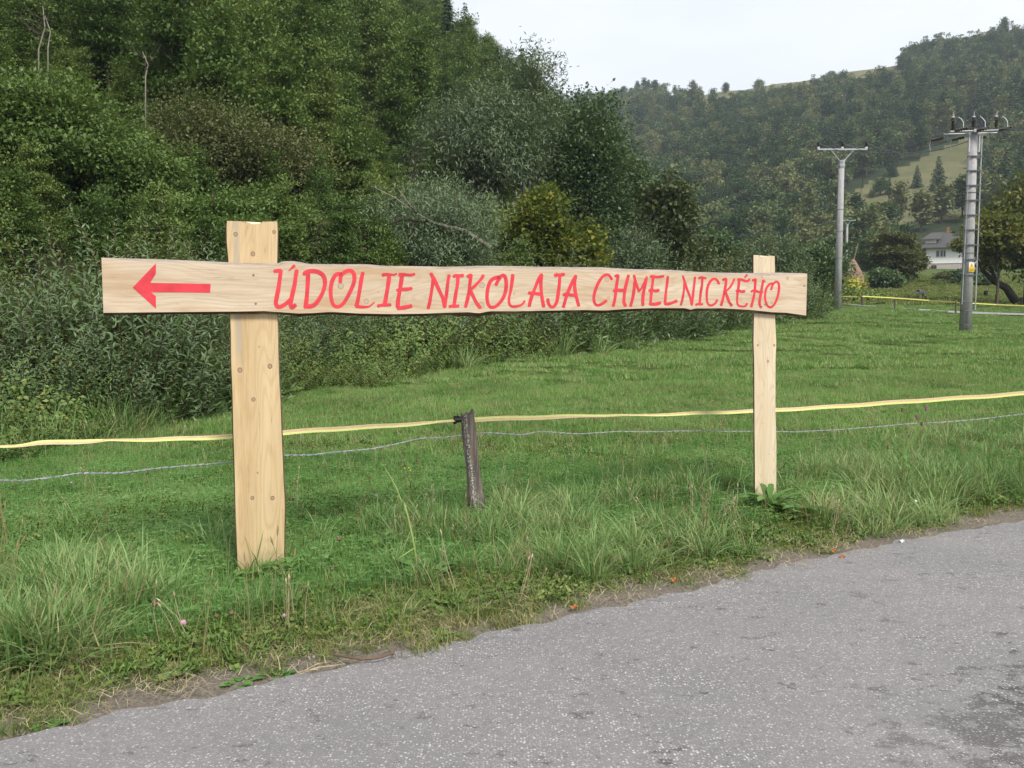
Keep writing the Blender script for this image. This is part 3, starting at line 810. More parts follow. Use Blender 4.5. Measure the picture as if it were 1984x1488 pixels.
for k in range(lv + 1):
    f = k / lv; c = bot.lerp(top, f)
    bulge = 1 + 0.22 * math.exp(-((f - .43) / .05) ** 2) + .06 * math.sin(f * 17)
    for q in range(n_):
        a = 2 * math.pi * q / n_
        r = prof[q] * bulge * (1.06 - .1 * f)
        zj = (rs.random() * .03 - .006) if k == lv else 0
        if k == lv and 0 <= q <= 1: zj += .025
        vs.append((c.x + math.cos(a) * r, c.y + math.sin(a) * r, c.z + zj))
fs = [(k * n_ + q, k * n_ + (q + 1) % n_, (k + 1) * n_ + (q + 1) % n_, (k + 1) * n_ + q) for k in range(lv) for q in range(n_)]
vs.append(tuple(top - Vector((0, 0, .02)))); fs += [(lv * n_ + q, lv * n_ + (q + 1) % n_, len(vs) - 1) for q in range(n_)]
mb.add(vs, fs); mb.build("stake_body", M_stake, stake)
M_black = simple_mat("black_plastic", (0.012, 0.012, 0.013), 0.5, 0.4)
ins = P(887, 813, 6.42) - Vector(stake.location)
mb = MB(); mb.tube([ins + Vector((-.022, -.01, .0)), ins + Vector((.03, .0, .0))], [.026, .02], 10)
mb.tube([ins + Vector((-.02, -.01, .03)), ins + Vector((-.022, -.01, -.032))], [.011, .013], 8)
mb.tube([ins + Vector((-.012, -.015, .02)), ins + Vector((.0, -.012, .028)), ins + Vector((.02, 0, .012))], .008, 6)
mb.build("insulator", M_black, stake)
# staples are too small; the tape
def tape_material():
    m, t, out = new_mat("electric_tape"); n = N(t)
    at = n.new("ShaderNodeAttribute"); at.attribute_name = "tint"
    pos = n.new("ShaderNodeNewGeometry").outputs['Position']
    f = n.noise(n.mapping(pos, (30, 30, 300)), 1.0, 3)
    col = n.ramp(at.outputs['Fac'], [(0.0, (0.48, 0.50, 0.13)), (0.42, (0.56, 0.57, 0.18)), (0.5, (0.46, 0.31, 0.14)), (0.8, (0.48, 0.33, 0.17)), (1.0, (0.52, 0.40, 0.24))])
    col = n.mix(n.ramp(f, [(0.4, 0.0), (0.7, 0.35)]), col, (0.75, 0.7, 0.5))
    n.link(n.bsdf(col, 0.5, 0.3), out.inputs[0])
    return m
M_tape = tape_material()
TAPE = [(-2100, 900, 2.7, 14), (-260, 860, 3.95, 9), (-120, 868, 4.1, 4), (0, 865, 4.62, 5), (40, 863, 4.72, 5), (75, 858, 4.8, 9), (140, 856, 4.9, 10), (190, 854, 4.98, 7), (205, 853, 5.0, 3), (235, 853, 5.06, 5), (300, 851.5, 5.2, 8), (380, 849, 5.36, 9), (460, 845, 5.52, 10),
        (550, 838, 5.7, 10), (650, 831, 5.9, 10), (750, 825, 6.1, 9), (820, 820, 6.22, 7), (845, 818, 6.28, 4), (870, 816, 6.36, 4), (884, 814, 6.41, 4), (918, 812.5, 6.45, 10), (1000, 810, 6.62, 10), (1080, 807.5, 6.78, 9),
        (1130, 805.5, 6.86, 6), (1200, 804.5, 7.0, 4), (1230, 804.6, 7.05, 3), (1260, 804, 7.1, 5), (1330, 801.5, 7.24, 7), (1420, 798, 7.4, 7), (1500, 794.5, 7.55, 8), (1600, 789, 7.7, 8), (1700, 782, 7.9, 9), (1800, 775, 8.05, 9), (1900, 768.5, 8.2, 9), (2000, 761, 8.35, 9), (2200, 745, 8.75, 9), (2855, 703, 12.4, 6)]
ta = np.array(TAPE, float); tx = np.concatenate([np.linspace(ta[0, 0], -200, 60), np.linspace(-190, 2100, 420), np.linspace(2110, ta[-1, 0], 30)])
tyc, tY, tw = (np.interp(tx, ta[:, 0], ta[:, c]) for c in (1, 2, 3)); tY = 1 / np.interp(tx, ta[:, 0], 1 / ta[:, 2]); tw = tw * .88
kk_ = np.array([1, 2, 3, 2, 1]) / 9.
tyc = np.convolve(np.pad(tyc, 2, mode='edge'), kk_, 'valid'); tw = np.convolve(np.pad(tw, 2, mode='edge'), kk_, 'valid')
# which side is up flips at each twist
flip = np.where(tx < 200, 1, np.where(tx < 847, 1, np.where(tx < 1215, -1, 1)))
flip = np.where((tx > 30) & (tx < 200), -1, flip)
vs = []; tint = []
full = 0.042
for k in range(len(tx)):
    c = P(tx[k], tyc[k] + .6 * math.sin(tx[k] * .05), tY[k]); hw = tw[k] / 2 * tY[k] / FPX
    dep = math.sqrt(max(0, (full / 2) ** 2 - hw ** 2)) if hw * 2 < full else 0
    for q in (-1, -.5, 0, .5, 1):
        vs.append(c + Vector((-0.4 * dep * q, 0.9 * dep * q * .5, hw * q)))
        tint.append(.5 + .5 * q * flip[k])
fs = np.array([(k * 5 + q, k * 5 + q + 1, (k + 1) * 5 + q + 1, (k + 1) * 5 + q) for k in range(len(tx) - 1) for q in range(4)])
o = link("fence_tape", np_mesh("fence_tape", [tuple(v) for v in vs], fs, M_tape, tint=tint))
tag(o, "yellow and orange electric fence tape stretched past the near stake behind the sign", "fence tape")
# barbed wire
M_wire = simple_mat("galvanised_wire", (0.30, 0.31, 0.33), 0.6, 0.4, metal=0.2, var=0.3, scale=30)
WIRE = [(-2100, 1060, 2.7), (-200, 940, 4.1), (0, 931, 4.62), (50, 931, 4.72), (110, 924, 4.84), (150, 917, 4.92), (230, 917, 5.06), (300, 908, 5.2), (380, 901, 5.36), (455, 896, 5.5), (550, 882, 5.7), (600, 882, 5.8), (660, 875, 5.93), (720, 870, 6.05),
        (760, 862, 6.12), (815, 849, 6.22), (860, 848, 6.33), (895, 843, 6.44), (930, 839, 6.48), (960, 839, 6.54), (1010, 843, 6.64), (1045, 836, 6.7), (1120, 841, 6.84), (1200, 836, 7.0), (1260, 837, 7.1), (1330, 835, 7.24), (1400, 836, 7.36), (1465, 836, 7.48),
        (1540, 837, 7.6), (1620, 833, 7.75), (1700, 827, 7.9), (1760, 821, 8.0), (1830, 818, 8.1), (1900, 812, 8.2), (1984, 802, 8.35), (2200, 783, 8.8), (2855, 745, 12.4)]
bw = thing("barbed_wire", "rusty grey barbed wire strand stapled to the stake below the yellow tape", "wire", P(893, 843, 6.44))
wo = Vector(bw.location)
wa = np.array(WIRE, float); wx = np.arange(wa[0, 0], wa[-1, 0], 4.0)
wy = np.interp(wx, wa[:, 0], wa[:, 1]); wY = 1 / np.interp(wx, wa[:, 0], 1 / wa[:, 2])
wy = np.convolve(np.pad(wy, 3, mode='edge'), np.array([1, 2, 3, 4, 3, 2, 1]) / 16., 'valid')
cen_ = [P(a, b, c) - wo for a, b, c in zip(wx, wy, wY)]
for ph in (0, math.pi):
    mb = MB()
    mb.tube([c + Vector((0, .0032 * math.cos(k * .9 + ph), .0032 * math.sin(k * .9 + ph))) for k, c in enumerate(cen_)], .0022, 5)
    mb.build("strand", M_wire, bw)
barb = MB()
for q in range(4):
    a = q * 1.6 + .5
    d = Vector((.25 * (-1) ** q, math.cos(a), math.sin(a))).normalized()
    barb.tube([-d * .009 + Vector((.004 * q - .006, 0, 0)), d * .022 + Vector((.004 * q - .006, 0, 0))], [.0016, .0006], 4)
barb.tube([Vector((-.012, 0, 0)), Vector((.012, 0, 0))], .0042, 6)
bme = barb.mesh("barb", M_wire)
acc = 0
for k in range(1, len(cen_)):
    acc += (cen_[k] - cen_[k - 1]).length
    if acc > .105:
        acc = 0
        b_ = link("barb", bme, bw, cen_[k]); b_.rotation_euler = (rs.random() * 6, 0, .44)

# ------------------------------------------------------------------ power poles
def concrete_material():
    m, t, out = new_mat("pole_concrete"); n = N(t)
    tc = n.new("ShaderNodeTexCoord").outputs['Object']
    a = n.noise(n.mapping(tc, (9, 9, 0.6)), 1.0, 5, .65); b = n.noise(tc, 6, 5, .7)
    col = n.ramp(n.math('ADD', n.math('MULTIPLY', a, .6), n.math('MULTIPLY', b, .4)), [(0.3, (0.19, 0.185, 0.18)), (0.5, (0.35, 0.345, 0.35)), (0.7, (0.44, 0.435, 0.44))])
    n.link(n.bsdf(col, .9, .15, n.bump(b, .4, .02)), out.inputs[0]); return m
M_conc = concrete_material()
M_steel = simple_mat("galvanised_steel", (0.42, 0.43, 0.45), 0.5, 0.4, metal=0.3, var=0.15)
M_dsteel = simple_mat("dark_steel", (0.12, 0.125, 0.14), 0.6, 0.3, var=0.2)
M_porc = simple_mat("brown_porcelain", (0.045, 0.022, 0.018), 0.3, 0.5, var=0.2)
M_white = simple_mat("white_plastic", (0.7, 0.7, 0.7), 0.6, 0.3, var=0.05)
M_yel = simple_mat("yellow_enamel", (0.75, 0.50, 0.02), 0.5, 0.3, var=0.05)
def insul(mb, c, h, r, m=0):
    c = Vector(c); pts = []; rad = []
    nn_ = 6
    for k in range(nn_):
        z = h * k / nn_
        pts += [c + Vector((0, 0, z)), c + Vector((0, 0, z + h / nn_ * .45)), c + Vector((0, 0, z + h / nn_ * .55))]; rad += [r * .5, r * 1.0, r * .5]
    mb.tube(pts, rad, 10, m)
def t_pole(base, h, arm_w, r0, r1, label, group, yaw=0.0, detail=True):
    o = thing("power_pole", label, "power pole", base, yaw, group)
    mb = MB(); hs = h - .95
    mb.tube([(0, 0, -.3), (0, 0, hs * .5), (0, 0, hs)], [r0, (r0 + r1) / 2, r1], 18)
    mb.build("shaft", M_conc, o, True)
    if detail:
        for z in (1.2, 3.2, 4.8, 6.1):
            mb = MB(); mb.tube([(0, 0, z), (0, 0, z + .03)], r0 + (r1 - r0) * z / hs + .006, 18); mb.build("band", M_dsteel, o)
    mb = MB(); mb.tube([(0, 0, hs - .42), (0, 0, hs + .02)], r1 + .035, 8)
    mb.tube([(0, 0, hs - .34), (0, 0, hs - .30)], r1 + .06, 8); mb.tube([(0, 0, hs - .1), (0, 0, hs - .06)], r1 + .06, 8)
    mb.build("collar", M_steel, o)
    for s in (-1, 1):
        mb = MB(); mb.tube([(s * .1, -.03, hs - .05), (s * arm_w * .235, -.03, h - .32)], .035, 4); mb.build("brace", M_steel, o)
    mb = MB(); mb.box((0, -.03, h - .28), (arm_w, .09, .08)); mb.build("crossarm", M_steel, o)
    for x in (-arm_w * .485, 0, arm_w * .485):
        mb = MB(); mb.tube([(x, -.03, h - .24), (x, -.03, h - .14)], .07, 10, 1); insul(mb, (x, -.03, h - .14), .3, .085, 0)
        mb.build("insulator", [M_porc, M_white], o)
    return o, [Vector(base) + Matrix.Rotation(yaw, 3, 'Z') @ Vector((x, -.03, h + .1)) for x in (-arm_w * .485, 0, arm_w * .485)]
YA = 52.0
pb = P(1622.5, 597, YA); pt = P(1618, 277, YA)
baseA = Vector((pb.x, YA, tz(pb.x, YA) - .1))
poleA, attA = t_pole(baseA, pt.z - baseA.z - .1, 94 / FPX * YA, .215, .165, "slim concrete power pole with T shaped crossarm at the meadow edge", "T topped power poles")
YB = 157.0
pt2 = P(1639.5, 424, YB)
gB = gpt(1639, YB)
poleB, attB = t_pole(gB, pt2.z - gB.z, 31 / FPX * YB, .26, .18, "small distant power pole with T crossarm just right of the slim pole's shaft", "T topped power poles", detail=False)
YC = 230.0
pt3 = P(1632, 450, YC); gC = gpt(1632, YC)
poleC, attC = t_pole(gC, pt3.z - gC.z, 18 / FPX * YC, .2, .15, "farthest faint power pole half hidden by the slim pole's shaft", "T topped power poles", detail=False)

# big pole with ladder rungs
YD = 34.0
pb = P(1870, 645, YD); baseD = Vector((pb.x, YD, tz(pb.x, YD) - .08)); ptD = P(1877, 254, YD)
HD = ptD.z - baseD.z
poleD = thing("power_pole", "thick concrete power pole with ladder rungs and yellow warning sign", "power pole", baseD, 0.0)
k_ = YD / FPX
lean = 0.0
mb = MB(); mb.tube([(0, 0, -.3), (0, 0, HD * .5), (0, 0, HD)], [11 * k_, 9.4 * k_, 7.8 * k_], 22); mb.build("shaft", M_conc, poleD, True)
def zpx(py): return P(1872, py, YD).z - baseD.z
for py in (375, 492, 587, 603, 630):
    mb = MB(); z = zpx(py); r = (11 - 3.2 * z / HD) * k_ + .008; mb.tube([(0, 0, z), (0, 0, z + .04)], r, 22); mb.build("band", M_dsteel, poleD)
# ladder
mb = MB(); mb.tube([(14.5 * k_, -.12, zpx(600)), (13.8 * k_, -.12, zpx(262))], .022, 6); mb.build("ladder_rail", M_steel, poleD)
mb = MB(); mb.tube([(-11.5 * k_, -.12, zpx(590)), (-8.5 * k_, -.12, zpx(300))], .018, 6); mb.build("ladder_rail", M_steel, poleD)
for py in (304, 332, 360.5, 389, 417.5, 446, 475, 503, 533):
    z = zpx(py); mb = MB()
    r = (11 - 3.2 * z / HD) * k_
    mb.box((2 * k_, -r - .03, z), (26 * k_, .035, .04)); mb.tube([(0, 0, z - .02), (0, 0, z + .02)], r + .014, 16)
    mb.build("rung", M_dsteel, poleD)
for x in (-9.5, 9.5):
    mb = MB(); mb.box((x * k_, -.1, zpx(278)), (.055, .055, 34 * k_)); mb.build("bracket", M_steel, poleD)
# head: double crossarm, raised a little to the right as seen
mb = MB()
za = zpx(256)
for dy in (-.25, .25):
    mb.tube([(-50 * k_, dy, za - .04), (52 * k_, dy, za + .02)], .035, 4)
mb.box((0, 0, za), (.25, .6, .12)); mb.build("crossarm", M_steel, poleD)
attD = []
for i_, (x, xo) in enumerate(((-39, -28), (0, 13), (43, 55))):
    zt = za + .06 + i_ * .015
    mb = MB(); insul(mb, (x * k_, 0, zt), 19 * k_, .085); mb.tube([(x * k_, 0, zt + 20 * k_), (x * k_, 0, zt + 23 * k_)], .07, 8); mb.build("insulator", M_porc, poleD)
    mb = MB(); mb.tube([(x * k_, 0, zt + 22 * k_), (x * k_ + .01, 0, zt + 36 * k_)], [.022, .008], 5)
    mb.tube([(x * k_ - .06, 0, zt + 25 * k_), (x * k_ + .06, 0, zt + 25 * k_)], .025, 5); mb.build("spike", M_steel, poleD)
    mb = MB(); mb.tube([(xo * k_, -.35, zt - .02), (xo * k_ + .02, -.3, zt + 12 * k_), (xo * k_ - .05, -.25, zt + 19 * k_), (xo * k_ - .14, -.2, zt + 23 * k_)], .014, 5); mb.build("jumper_horn", M_steel, poleD)
    mb = MB()
    c = Vector(((xo - 6) * k_, -.4, zt - .05))
    d = Vector((.5, -.35, .06)).normalized()
    for q in range(5): mb.tube([c + d * (.09 * q - .2), c + d * (.09 * q - .15), c + d * (.09 * q - .11)], [.035, .08, .035], 9)
    mb.build("strain_insulator", M_porc, poleD)
    attD.append(Vector(baseD) + c + d * .3)
attD2 = []
for i_, x in enumerate((-56, -16, 26)):
    mb = MB(); c = Vector((x * k_, .45, za - .17 + i_ * .02)); d = Vector((-.6, .35, -.1)).normalized()
    for q in range(5): mb.tube([c + d * (.09 * q - .2), c + d * (.09 * q - .15), c + d * (.09 * q - .11)], [.035, .08, .035], 9)
    mb.build("strain_insulator", M_porc, poleD)
    attD2.append(Vector(baseD) + c + d * .3)
    mb = MB(); mb.tube([c + d * .25, c + d * .3 + Vector((0, 0, -.15)), c + d * .28 + Vector((.02, 0, -.38))], .014, 5); mb.build("jumper_horn", M_steel, poleD)
# warning plate: white top with triangle, yellow lower half
zs = zpx(526); yy = -(11 - 3.2 * zs / HD) * k_ - .03
plate = MB(); plate.box((.02, yy, zpx(518)), (10.5 * k_, .01, 18 * k_)); pl_ = plate.build("warning_plate", M_white, poleD)
mb = MB(); mb.box((.02, yy - .010, zpx(523.6)), (10.5 * k_, .008, 6.6 * k_)); mb.build("yellow_panel", M_yel, pl_)
mb = MB(); c0 = (.02, yy - .012, zpx(515.5)); a_ = 5.0 * k_
mb.add([(c0[0] - a_, c0[1], c0[2] - 4 * k_), (c0[0] + a_, c0[1], c0[2] - 4 * k_), (c0[0], c0[1], c0[2] + 5 * k_)], [(0, 1, 2)])
mb.build("warning_triangle", M_yel, pl_)
mb = MB(); c1 = c0[1] - .002; bl = [(.3, 3.2), (-1.1, .2), (.1, .3), (-.7, -3), (1.3, .9), (.2, .9), (1.0, 3.0)]
mb.add([(c0[0] + u_ * k_, c1, c0[2] + v_ * k_ * .95) for u_, v_ in bl], [tuple(range(7))]); mb.build("lightning_bolt", M_black, pl_)
for z_ in (522.3, 525): 
    mb = MB(); mb.box((.02, yy - .016, zpx(z_)), (8 * k_, .002, .8 * k_)); mb.build("text_line", M_black, pl_)

def wire_thing(a, b, sag, label, r=.012, group=None):
    a, b = Vector(a), Vector(b)
    pts = [a.lerp(b, t / 24) - Vector((0, 0, sag * 4 * (t / 24) * (1 - t / 24))) - a for t in range(25)]
    mb = MB(); mb.tube(pts, r, 5)
    o = mb.build("power_line", M_dsteel); o.location = a
    return tag(o, label, "power line", group)
nm3 = ("left", "middle", "right")
for i_ in range(3):
    wire_thing(attD2[i_], attA[i_], .55, f"overhead wire from the ladder pole to the {nm3[i_]} insulator of the slim pole", .016)
    wire_thing(attA[i_], attB[i_], 2.0, f"overhead wire from the slim pole's {nm3[i_]} insulator back to the small distant pole", .016)
    e = P(2200, (225, 240, 250)[i_], 24)
    wire_thing(attD[i_], e, .15, f"overhead wire leaving the ladder pole's {nm3[i_]} insulator for the right edge", .014)
ea = P(1300, 452, 95)
for i_ in range(2):
    wire_thing(Vector(attA[0]) + Vector((-.2 + i_ * .6, 0, 0)) - Vector((0, 0, 0)) if False else P(1617, 430 + i_ * 2, 62), ea + Vector((0, 0, i_ * .4)), .7, ("upper", "lower")[i_] + " thin cable crossing in front of the trees left of the slim pole", .02)

# ------------------------------------------------------------------ far tape fence, its posts, haystack
M_fp = simple_mat("grey_fence_wood", (0.11, 0.095, 0.08), 0.9, 0.1, var=0.3, scale=12)
def fpost(px, py_b, py_t, Y, r, label):
    g = gpt(px, Y); h = (py_b - py_t) / FPX * Y
    mb = MB(); mb.tube([(0, 0, -.2), (.01, 0, h * .6), (0, 0, h)], [r * 1.1, r, r * .9], 7)
    o = mb.build("fence_post", M_fp); o.location = g
    return tag(o, label, "fence post", "posts of the far tape fence")
FAR = [(1671, 594, 575, 57, .09, "stout far fence post right of the slim pole, under the haystack"),
       (1733, 601, 578, 52, .05, "thin far stake at the lane's near side, left of the grazing animal"),
       (1726, 590, 576, 66, .07, "short far post just left of the thin stake below the orchard"),
       (1760, 590, 576, 66, .09, "dark far post between the thin stake and the grazing animal"),
       (1793, 592, 578, 66, .08, "pale far post below the grazing animal"),
       (1833, 592, 579, 66, .08, "far post left of the ladder pole, under the hedge"),
       (1851, 612, 586, 50, .05, "leaning thin stake at the lane just left of the ladder pole"),
       (1930, 589, 572, 64, .1, "dark far post under the big walnut tree"),
       (1978, 590, 576, 64, .1, "far post at the right edge under the walnut tree"),
       (1661, 581, 571, 70, .08, "short far post in the shade of the yellow bush"),
       (1701, 590, 574, 70, .14, "broad far post at the end of the low hedge")]
for a in FAR: fpost(*a)
mb = MB()
ft_ = [(1560, 573, 62), (1615, 574.5, 61), (1661, 574.5, 60), (1671, 574, 59), (1730, 577, 60), (1800, 582, 60), (1862, 586.5, 58), (1930, 590, 58), (1990, 592.5, 57), (2100, 598, 56)]
fpts = [P(*q) for q in ft_]
vs = []
for p in fpts: vs += [p - Vector((0, 0, .035)), p + Vector((0, 0, .035))]
mb.add(vs, [(2 * k, 2 * k + 2, 2 * k + 3, 2 * k + 1) for k in range(len(fpts) - 1)])
M_tape2 = simple_mat("far_yellow_tape", (0.75, 0.68, 0.2), 0.6, 0.2, var=0.05)
tag(mb.build("fence_tape", M_tape2), "yellow tape of the far fence running behind the power poles", "fence tape")
# haystack
def hay_material():
    m, t, out = new_mat("old_hay"); n = N(t)
    tc = n.new("ShaderNodeTexCoord").outputs['Object']
    f = n.noise(n.mapping(tc, (14, 14, 3)), 1.5, 6, 0.7)
    col = n.ramp(f, [(0.25, (0.13, 0.085, 0.055)), (0.5, (0.29, 0.20, 0.14)), (0.75, (0.40, 0.29, 0.19))])
    n.link(n.bsdf(col, 0.95, 0.1, n.bump(f, 1.0, 0.08)), out.inputs[0]); return m
YH = 80.0
g = gpt(1651, YH); ap = P(1647, 500, YH)
hay = thing("haystack", "brown conical haystack with a pole sticking out, beside the yellow bush", "haystack", g)
hh = ap.z - g.z
mb = MB(); lv = 14; n_ = 20; vs = []
for k in range(lv + 1):
    f = k / lv; r = (1.35 * (1 - f) ** .72 + .06) * (1 + .05 * math.sin(f * 20)); r = r if f > .12 else r * .93
    for q in range(n_):
        a = 2 * math.pi * q / n_; rj_ = r * (1 + .09 * rs.normal())
        vs.append((math.cos(a) * rj_, math.sin(a) * rj_, hh * f * 1.0 - .1))
mb.add(vs, [(k * n_ + q, k * n_ + (q + 1) % n_, (k + 1) * n_ + (q + 1) % n_, (k + 1) * n_ + q) for k in range(lv) for q in range(n_)] + [tuple(range(lv * n_, lv * n_ + n_))])
mb.build("hay", hay_material(), hay, True)
mb = MB(); mb.tube([(0, 0, hh - .5), (.4, 0, hh + 1.35)], [.05, .035], 6); mb.build("stack_pole", simple_mat("stick_wood", (0.3, 0.2, 0.12)), hay)

# ------------------------------------------------------------------ houses
def roof_material(name, a, b, s=1.6):
    m, t, out = new_mat(name); n = N(t)
    tc = n.new("ShaderNodeTexCoord").outputs['Object']
    wv = n.new("ShaderNodeTexBrick"); n.link(n.mapping(tc, (s, s, s * 2)), wv.inputs['Vector'])
    wv.inputs['Scale'].default_value = 1.0
    f = n.noise(tc, 1.4, 5, 0.65)
    col = n.mix(f, a, b)
    g = n.noise(n.mapping(tc, (1, 1, 1)), 7, 3)
    col = n.mix(n.ramp(g, [(0.35, 0.5), (0.6, 0.0)]), col, tuple(q * .5 for q in a))
    n.link(n.bsdf(col, 0.95, 0.05, n.bump(g, 0.5, 0.05)), out.inputs[0]); return m
M_wall = simple_mat("white_render", (0.78, 0.77, 0.76), 0.9, 0.1, var=0.05, scale=2)
M_sock = simple_mat("grey_plinth", (0.42, 0.38, 0.35), 0.9, 0.1, var=0.15, scale=3)
M_roof = roof_material("grey_slate_roof", (0.075, 0.073, 0.075), (0.14, 0.135, 0.135))
M_roofr = roof_material("red_tin_roof", (0.26, 0.09, 0.07), (0.36, 0.15, 0.12))
M_glass = simple_mat("window_glass", (0.03, 0.033, 0.04), 0.15, 0.6, var=0.1)
M_frame = simple_mat("window_frame", (0.66, 0.65, 0.62), 0.6, 0.3, var=0.05)
M_dark = simple_mat("dark_boards", (0.06, 0.045, 0.04), 0.9, 0.1, var=0.2)
M_brick = simple_mat("chimney_brick", (0.28, 0.15, 0.10), 0.9, 0.1, var=0.25, scale=10)
YHs = 160.0
corner = P(1794, 511, YHs); kh = YHs / FPX
house = thing("house", "white two storey house with grey hipped roof beside the trees", "house", (corner.x, corner.y, corner.z), R(-23))
W_, D_, H_ = 88 * kh, 8.5, 31 * kh
mb = MB(); mb.box((W_ / 2, D_ / 2, H_ / 2), (W_, D_, H_)); mb.build("wall", M_wall, house)
mb = MB(); mb.box((W_ / 2 + .06, D_ / 2, -1.2), (W_ - .4, D_ - .2, 2.4)); mb.build("plinth", M_sock, house)
# roof: hipped with an upper gable block on the left
e = 1.1; zr = H_; rh = 31.5 * kh
mb = MB()
x0, x1, y0, y1 = -e, W_ + e, -e, D_ + e
rx0, rx1 = 10 * kh, 40 * kh
vs = [(x0, y0, zr - .1), (x1, y0, zr - .1), (x1, y1, zr - .1), (x0, y1, zr - .1), (rx0 + .6, D_ / 2, zr + rh), (rx1, D_ / 2, zr + rh),
      (x0, y0, zr - .28), (x1, y0, zr - .28), (x1, y1, zr - .28), (x0, y1, zr - .28)]
mb.add(vs, [(0, 1, 5, 4), (1, 2, 5), (2, 3, 4, 5), (3, 0, 4), (6, 9, 8, 7), (0, 6, 7, 1), (1, 7, 8, 2), (2, 8, 9, 3), (3, 9, 6, 0)])
roof = mb.build("roof", M_roof, house)
# left upper block with its own eave
mb = MB(); ux0, ux1 = -3 * kh, 17 * kh; uz0, uz1 = zr + 3 * kh, zr + 16 * kh
mb.box(((ux0 + ux1) / 2, 2.6, (uz0 + uz1) / 2), (ux1 - ux0, 4.4, uz1 - uz0)); mb.build("dormer_wall", M_wall, house)
mb = MB()
a0, a1 = ux0 - 7 * kh, ux1 + 8 * kh
vs = [(a0, -.3, uz1), (a1, -.3, uz1), (rx1 - 1, D_ / 2 - .1, zr + rh + .04), (rx0, D_ / 2 - .1, zr + rh + .04), (a0, 5.4, uz1), (a0, -.3, uz1 - .2), (a1, -.3, uz1 - .2), (a0, 5.4, uz1 - .2)]
mb.add(vs, [(0, 1, 2, 3), (0, 3, 4), (0, 5, 6, 1), (4, 7, 5, 0)]); mb.build("dormer_roof", M_roof, house)
mb = MB(); mb.box((39 * kh, D_ / 2, zr + rh + .25), (5.5 * kh, .7, 1.3)); mb.build("chimney", M_brick, roof)
# window
wx0, wx1, wz0, wz1 = 17 * kh, 33 * kh, H_ - 18.5 * kh, H_ - 6.5 * kh
mb = MB()
for a, b, c, d in ((wx0, wx1, wz1, wz1 + .08), (wx0, wx1, wz0 - .08, wz0), (wx0 - .08, wx0, wz0 - .08, wz1 + .08), (wx1, wx1 + .08, wz0 - .08, wz1 + .08), (wx0 + 1.55 * .35, wx0 + 1.55 * .35 + .14, wz0, wz1), (wx0 + 1.55 * .72, wx0 + 1.55 * .72 + .08, wz0, wz1)):
    mb.box(((a + b) / 2, -.03, (c + d) / 2), (b - a, .1, d - c))
win = mb.build("window", M_frame, house)
mb = MB(); mb.box(((wx0 + wx1) / 2, -.004, (wz0 + wz1) / 2), (wx1 - wx0 - .01, .03, wz1 - wz0 - .01)); mb.build("pane", M_glass, win)
mb = MB(); mb.box((-.01, 2.2, H_ * .6), (.05, 1.1, 1.2)); mb.build("window", M_glass, house)
mb = MB(); mb.tube([(4 * kh, -.15, H_ - 14 * kh), (4 * kh, -.3, H_ - 14 * kh + .1)], [.38, .42], 14); mb.build("satellite_dish", M_white, house)
mb = MB(); mb.box((14 * kh, -.02, -1.1), (9 * kh, .06, 1.6)); mb.build("cellar_door", M_dark, house)
# red roofed house behind, right
c2 = P(1842, 511, 166)
h2 = thing("house", "small house with red tin gable roof behind the white house", "house", (c2.x, c2.y, c2.z), R(-23))
mb = MB(); mb.box((2.6, 3, 1.6), (5.2, 6, 3.2)); mb.build("wall", M_wall, h2)
mb = MB(); mb.box((1.2, -.3, 3.9), (3.2, .2, 2.4)); mb.build("gable_boards", M_dark, h2)
mb = MB(); vs = [(-.4, -.7, 3.0), (5.6, -.7, 3.0), (5.6, 6.6, 3.0), (-.4, 6.6, 3.0), (1.6, -.7, 5.2), (5.2, -.7, 5.2), (5.2, 6.6, 5.2), (1.6, 6.6, 5.2)]
vs = [(-.6, -.8, 3.1), (-.6, 6.6, 3.1), (0.1, -.8, 5.3), (0.1, 6.6, 5.3), (6.0, -.8, 2.7), (6.0, 6.6, 2.7), (2.6, -.8, 5.3), (2.6, 6.6, 5.3)]
vs += [(v[0], v[1], v[2] - .12) for v in vs]
mb.add(vs, [(0, 2, 3, 1), (2, 6, 7, 3), (6, 4, 5, 7), (8, 9, 11, 10), (10, 11, 15, 14), (14, 15, 13, 12), (0, 8, 10, 2), (2, 10, 14, 6), (6, 14, 12, 4)]); mb.build("roof", M_roofr, h2)
# low red roof showing left of the lamp post and a grey shed
c3 = P(1752, 486, 175)
h3 = thing("shed", "low shed with faded red roof behind the orchard trees", "shed", (c3.x, c3.y, c3.z - 2.4), R(-20))
mb = MB(); mb.box((2.3, 2, 1.2), (4.4, 4, 2.4)); mb.build("wall", M_sock, h3)
mb = MB(); vs = [(-.3, -.4, 2.3), (5.0, -.4, 2.3), (5.0, 4.4, 2.3), (-.3, 4.4, 2.3), (.6, 2, 3.1), (4.1, 2, 3.1)]
mb.add(vs, [(0, 1, 5, 4), (1, 2, 5), (2, 3, 4, 5), (3, 0, 4), (0, 3, 2, 1)]); mb.build("roof", M_roofr, h3)
